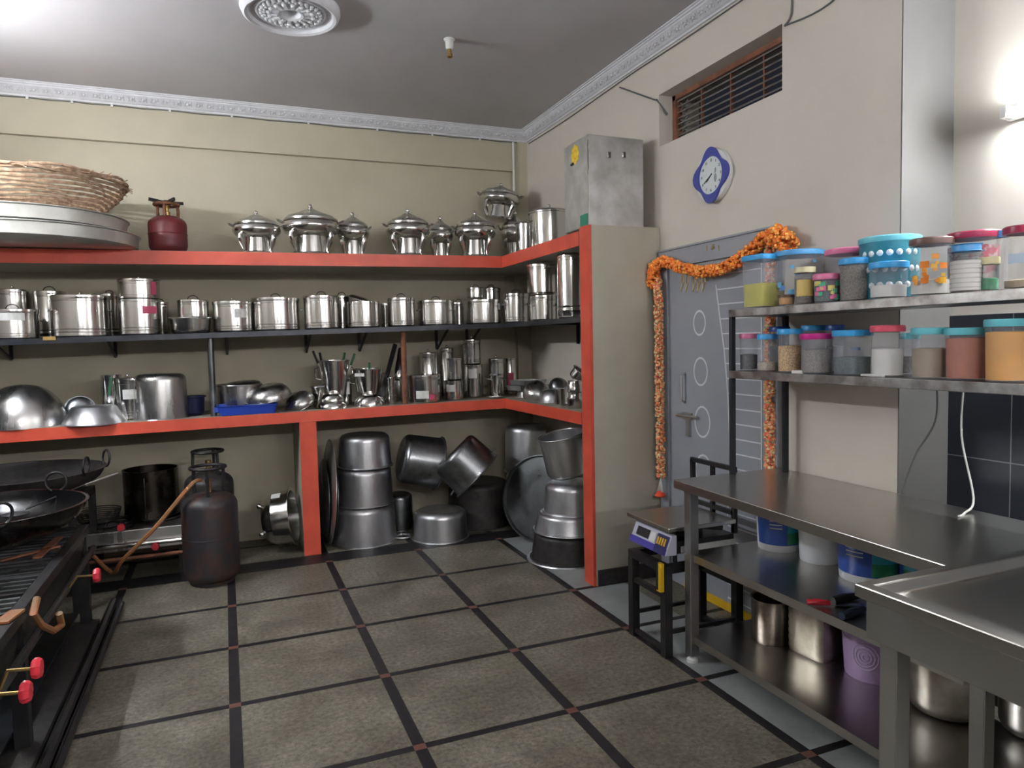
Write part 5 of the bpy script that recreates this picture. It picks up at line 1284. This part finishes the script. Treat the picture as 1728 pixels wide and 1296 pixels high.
# knives
def knife(px, py, qx, qy, hm, label, nm='knife', w=.018):
    a, b = at(px, py, 2, .54), at(qx, qy, 2, .54); d = b-a; a.z = .5262; 
    o = thing(nm, label, nm, a, (0,0,math.atan2(d.y, d.x))); L_ = d.length
    G().tube([(0,0,.014), (L_*.3,0,.015), (L_*.62,0,.013)], [w*.6, w*.7, w*.5], 10).obj('handle', hm, o); G().box(L_*.62, L_*1.5, -.015, .012, .008, .011).obj('blade', M_steel, o, smooth=False)
knife(1362, 1016, 1425, 1018, M_red, 'red-handled knife lying on the middle table shelf')
knife(1405, 1014, 1470, 1000, M_black, 'black-handled tool lying beyond the red knife', 'chopper', .026)
knife(1420, 1040, 1480, 1020, mat('dark blue-grey grip', (.03,.04,.07), .5), 'dark blue-handled tool nearest the shelf edge', 'peeler', .024)
# bottom shelf
x, y, zb, r, h = spot(1268, 1336, 990, .1305, Y=2.56); h = .20
o = thing('steel_canister', 'round stained steel canister on the bottom table shelf, door end', 'canister', (x, y, zb)); G().lathe([(0,0),(r*.9,0),(r*.94,.012),(r*.96,h),(r,h+.003),(r*.9,h),(r*.86,.02),(0,.012)], 40).obj('body', mat('stained steel', (.50,.45,.40), .3, 1, col2=(.22,.17,.13), scale=9), o)
p = at(1374, 1085, 1, 2.38)
o = thing('square_tin', 'square ribbed tin can on the bottom table shelf', 'tin', (p.x+.02, 2.37, .1305), (0,0,.12)); g = G()
g.lathe([(0,0),(.118,0)]+[(.120+(.003 if k % 2 else 0), .01+.016*k) for k in range(19)]+[(.11,.31),(0,.31)], 32, wob=lambda a, k: (1/(abs(math.cos(a+.0))**8+abs(math.sin(a+.0))**8)**.125)*.82); g.obj('body', mat('tin plate', (.45,.42,.36), .3, 1, col2=(.28,.24,.19), scale=8), o, smooth=True)
p = at(1480, 1120, 1, 2.10)
o = thing('purple_bucket', 'purple plastic bucket with pale circle pattern on the bottom table shelf', 'bucket', (p.x, 2.12, .1305)); r = .125
Mpur = mat('lilac plastic', (.50,.34,.60), .35)
G().lathe([(0,0),(r*.85,0),(r*.87,.01),(r,.27),(r*1.05,.272),(r*1.05,.285),(r*.96,.285),(r*.84,.012),(0,.008)], 40).obj('body', Mpur, o)
f = facing(p.x, 2.12)
for cz, ca in ((.11, -.25), (.20, .55), (.22,-.95), (.05,.75)):
    for R_ in (.012, .026, .040, .054):
        g = G(); pts = []
        for i in range(24):
            t = 2*PI*i/24; zz = cz+R_*math.sin(t); a = f+ca+R_*math.cos(t)/r
            rr = r*(.87+.13*(zz/.27))+.001; pts.append((rr*math.cos(a), rr*math.sin(a), zz))
        g.tube(pts, .0020, 4, closed=True).obj('circle_print', mat('pale lilac print', (.62,.55,.72), .4) if R_ == .012 and cz == .11 else bpy.data.materials['pale lilac print'], o)
x, y, zb, r, h = spot(1532, 1660, 1100, .1305, Y=1.80)
upside_pot(r*.93, .235, mat('stained aluminium', (.50,.48,.44), .35, .9, col2=(.30,.27,.22), scale=7), 'stained steel pot standing upright on the bottom table shelf behind the legs', None, (x,y,zb), up=True, flare=1.03)
x, y, zb, r, h = spot(1536, 1580, 1100, .1305, Y=2.12)
tag(G().lathe([(0,0),(r,0),(r*1.05,.2),(0,.2)], 28).obj('magenta_tub', LID['mag'], None, (x,y,zb)), 'dark magenta tub behind the purple bucket', 'tub')
x, y, zb, r, h = spot(1690, 1800, 1190, .1305, Y=1.56)
upside_pot(r*.93, .22, M_steel2, 'shiny steel pot at the right photo edge on the bottom table shelf', None, (x,y,zb), up=True, flare=1.03)
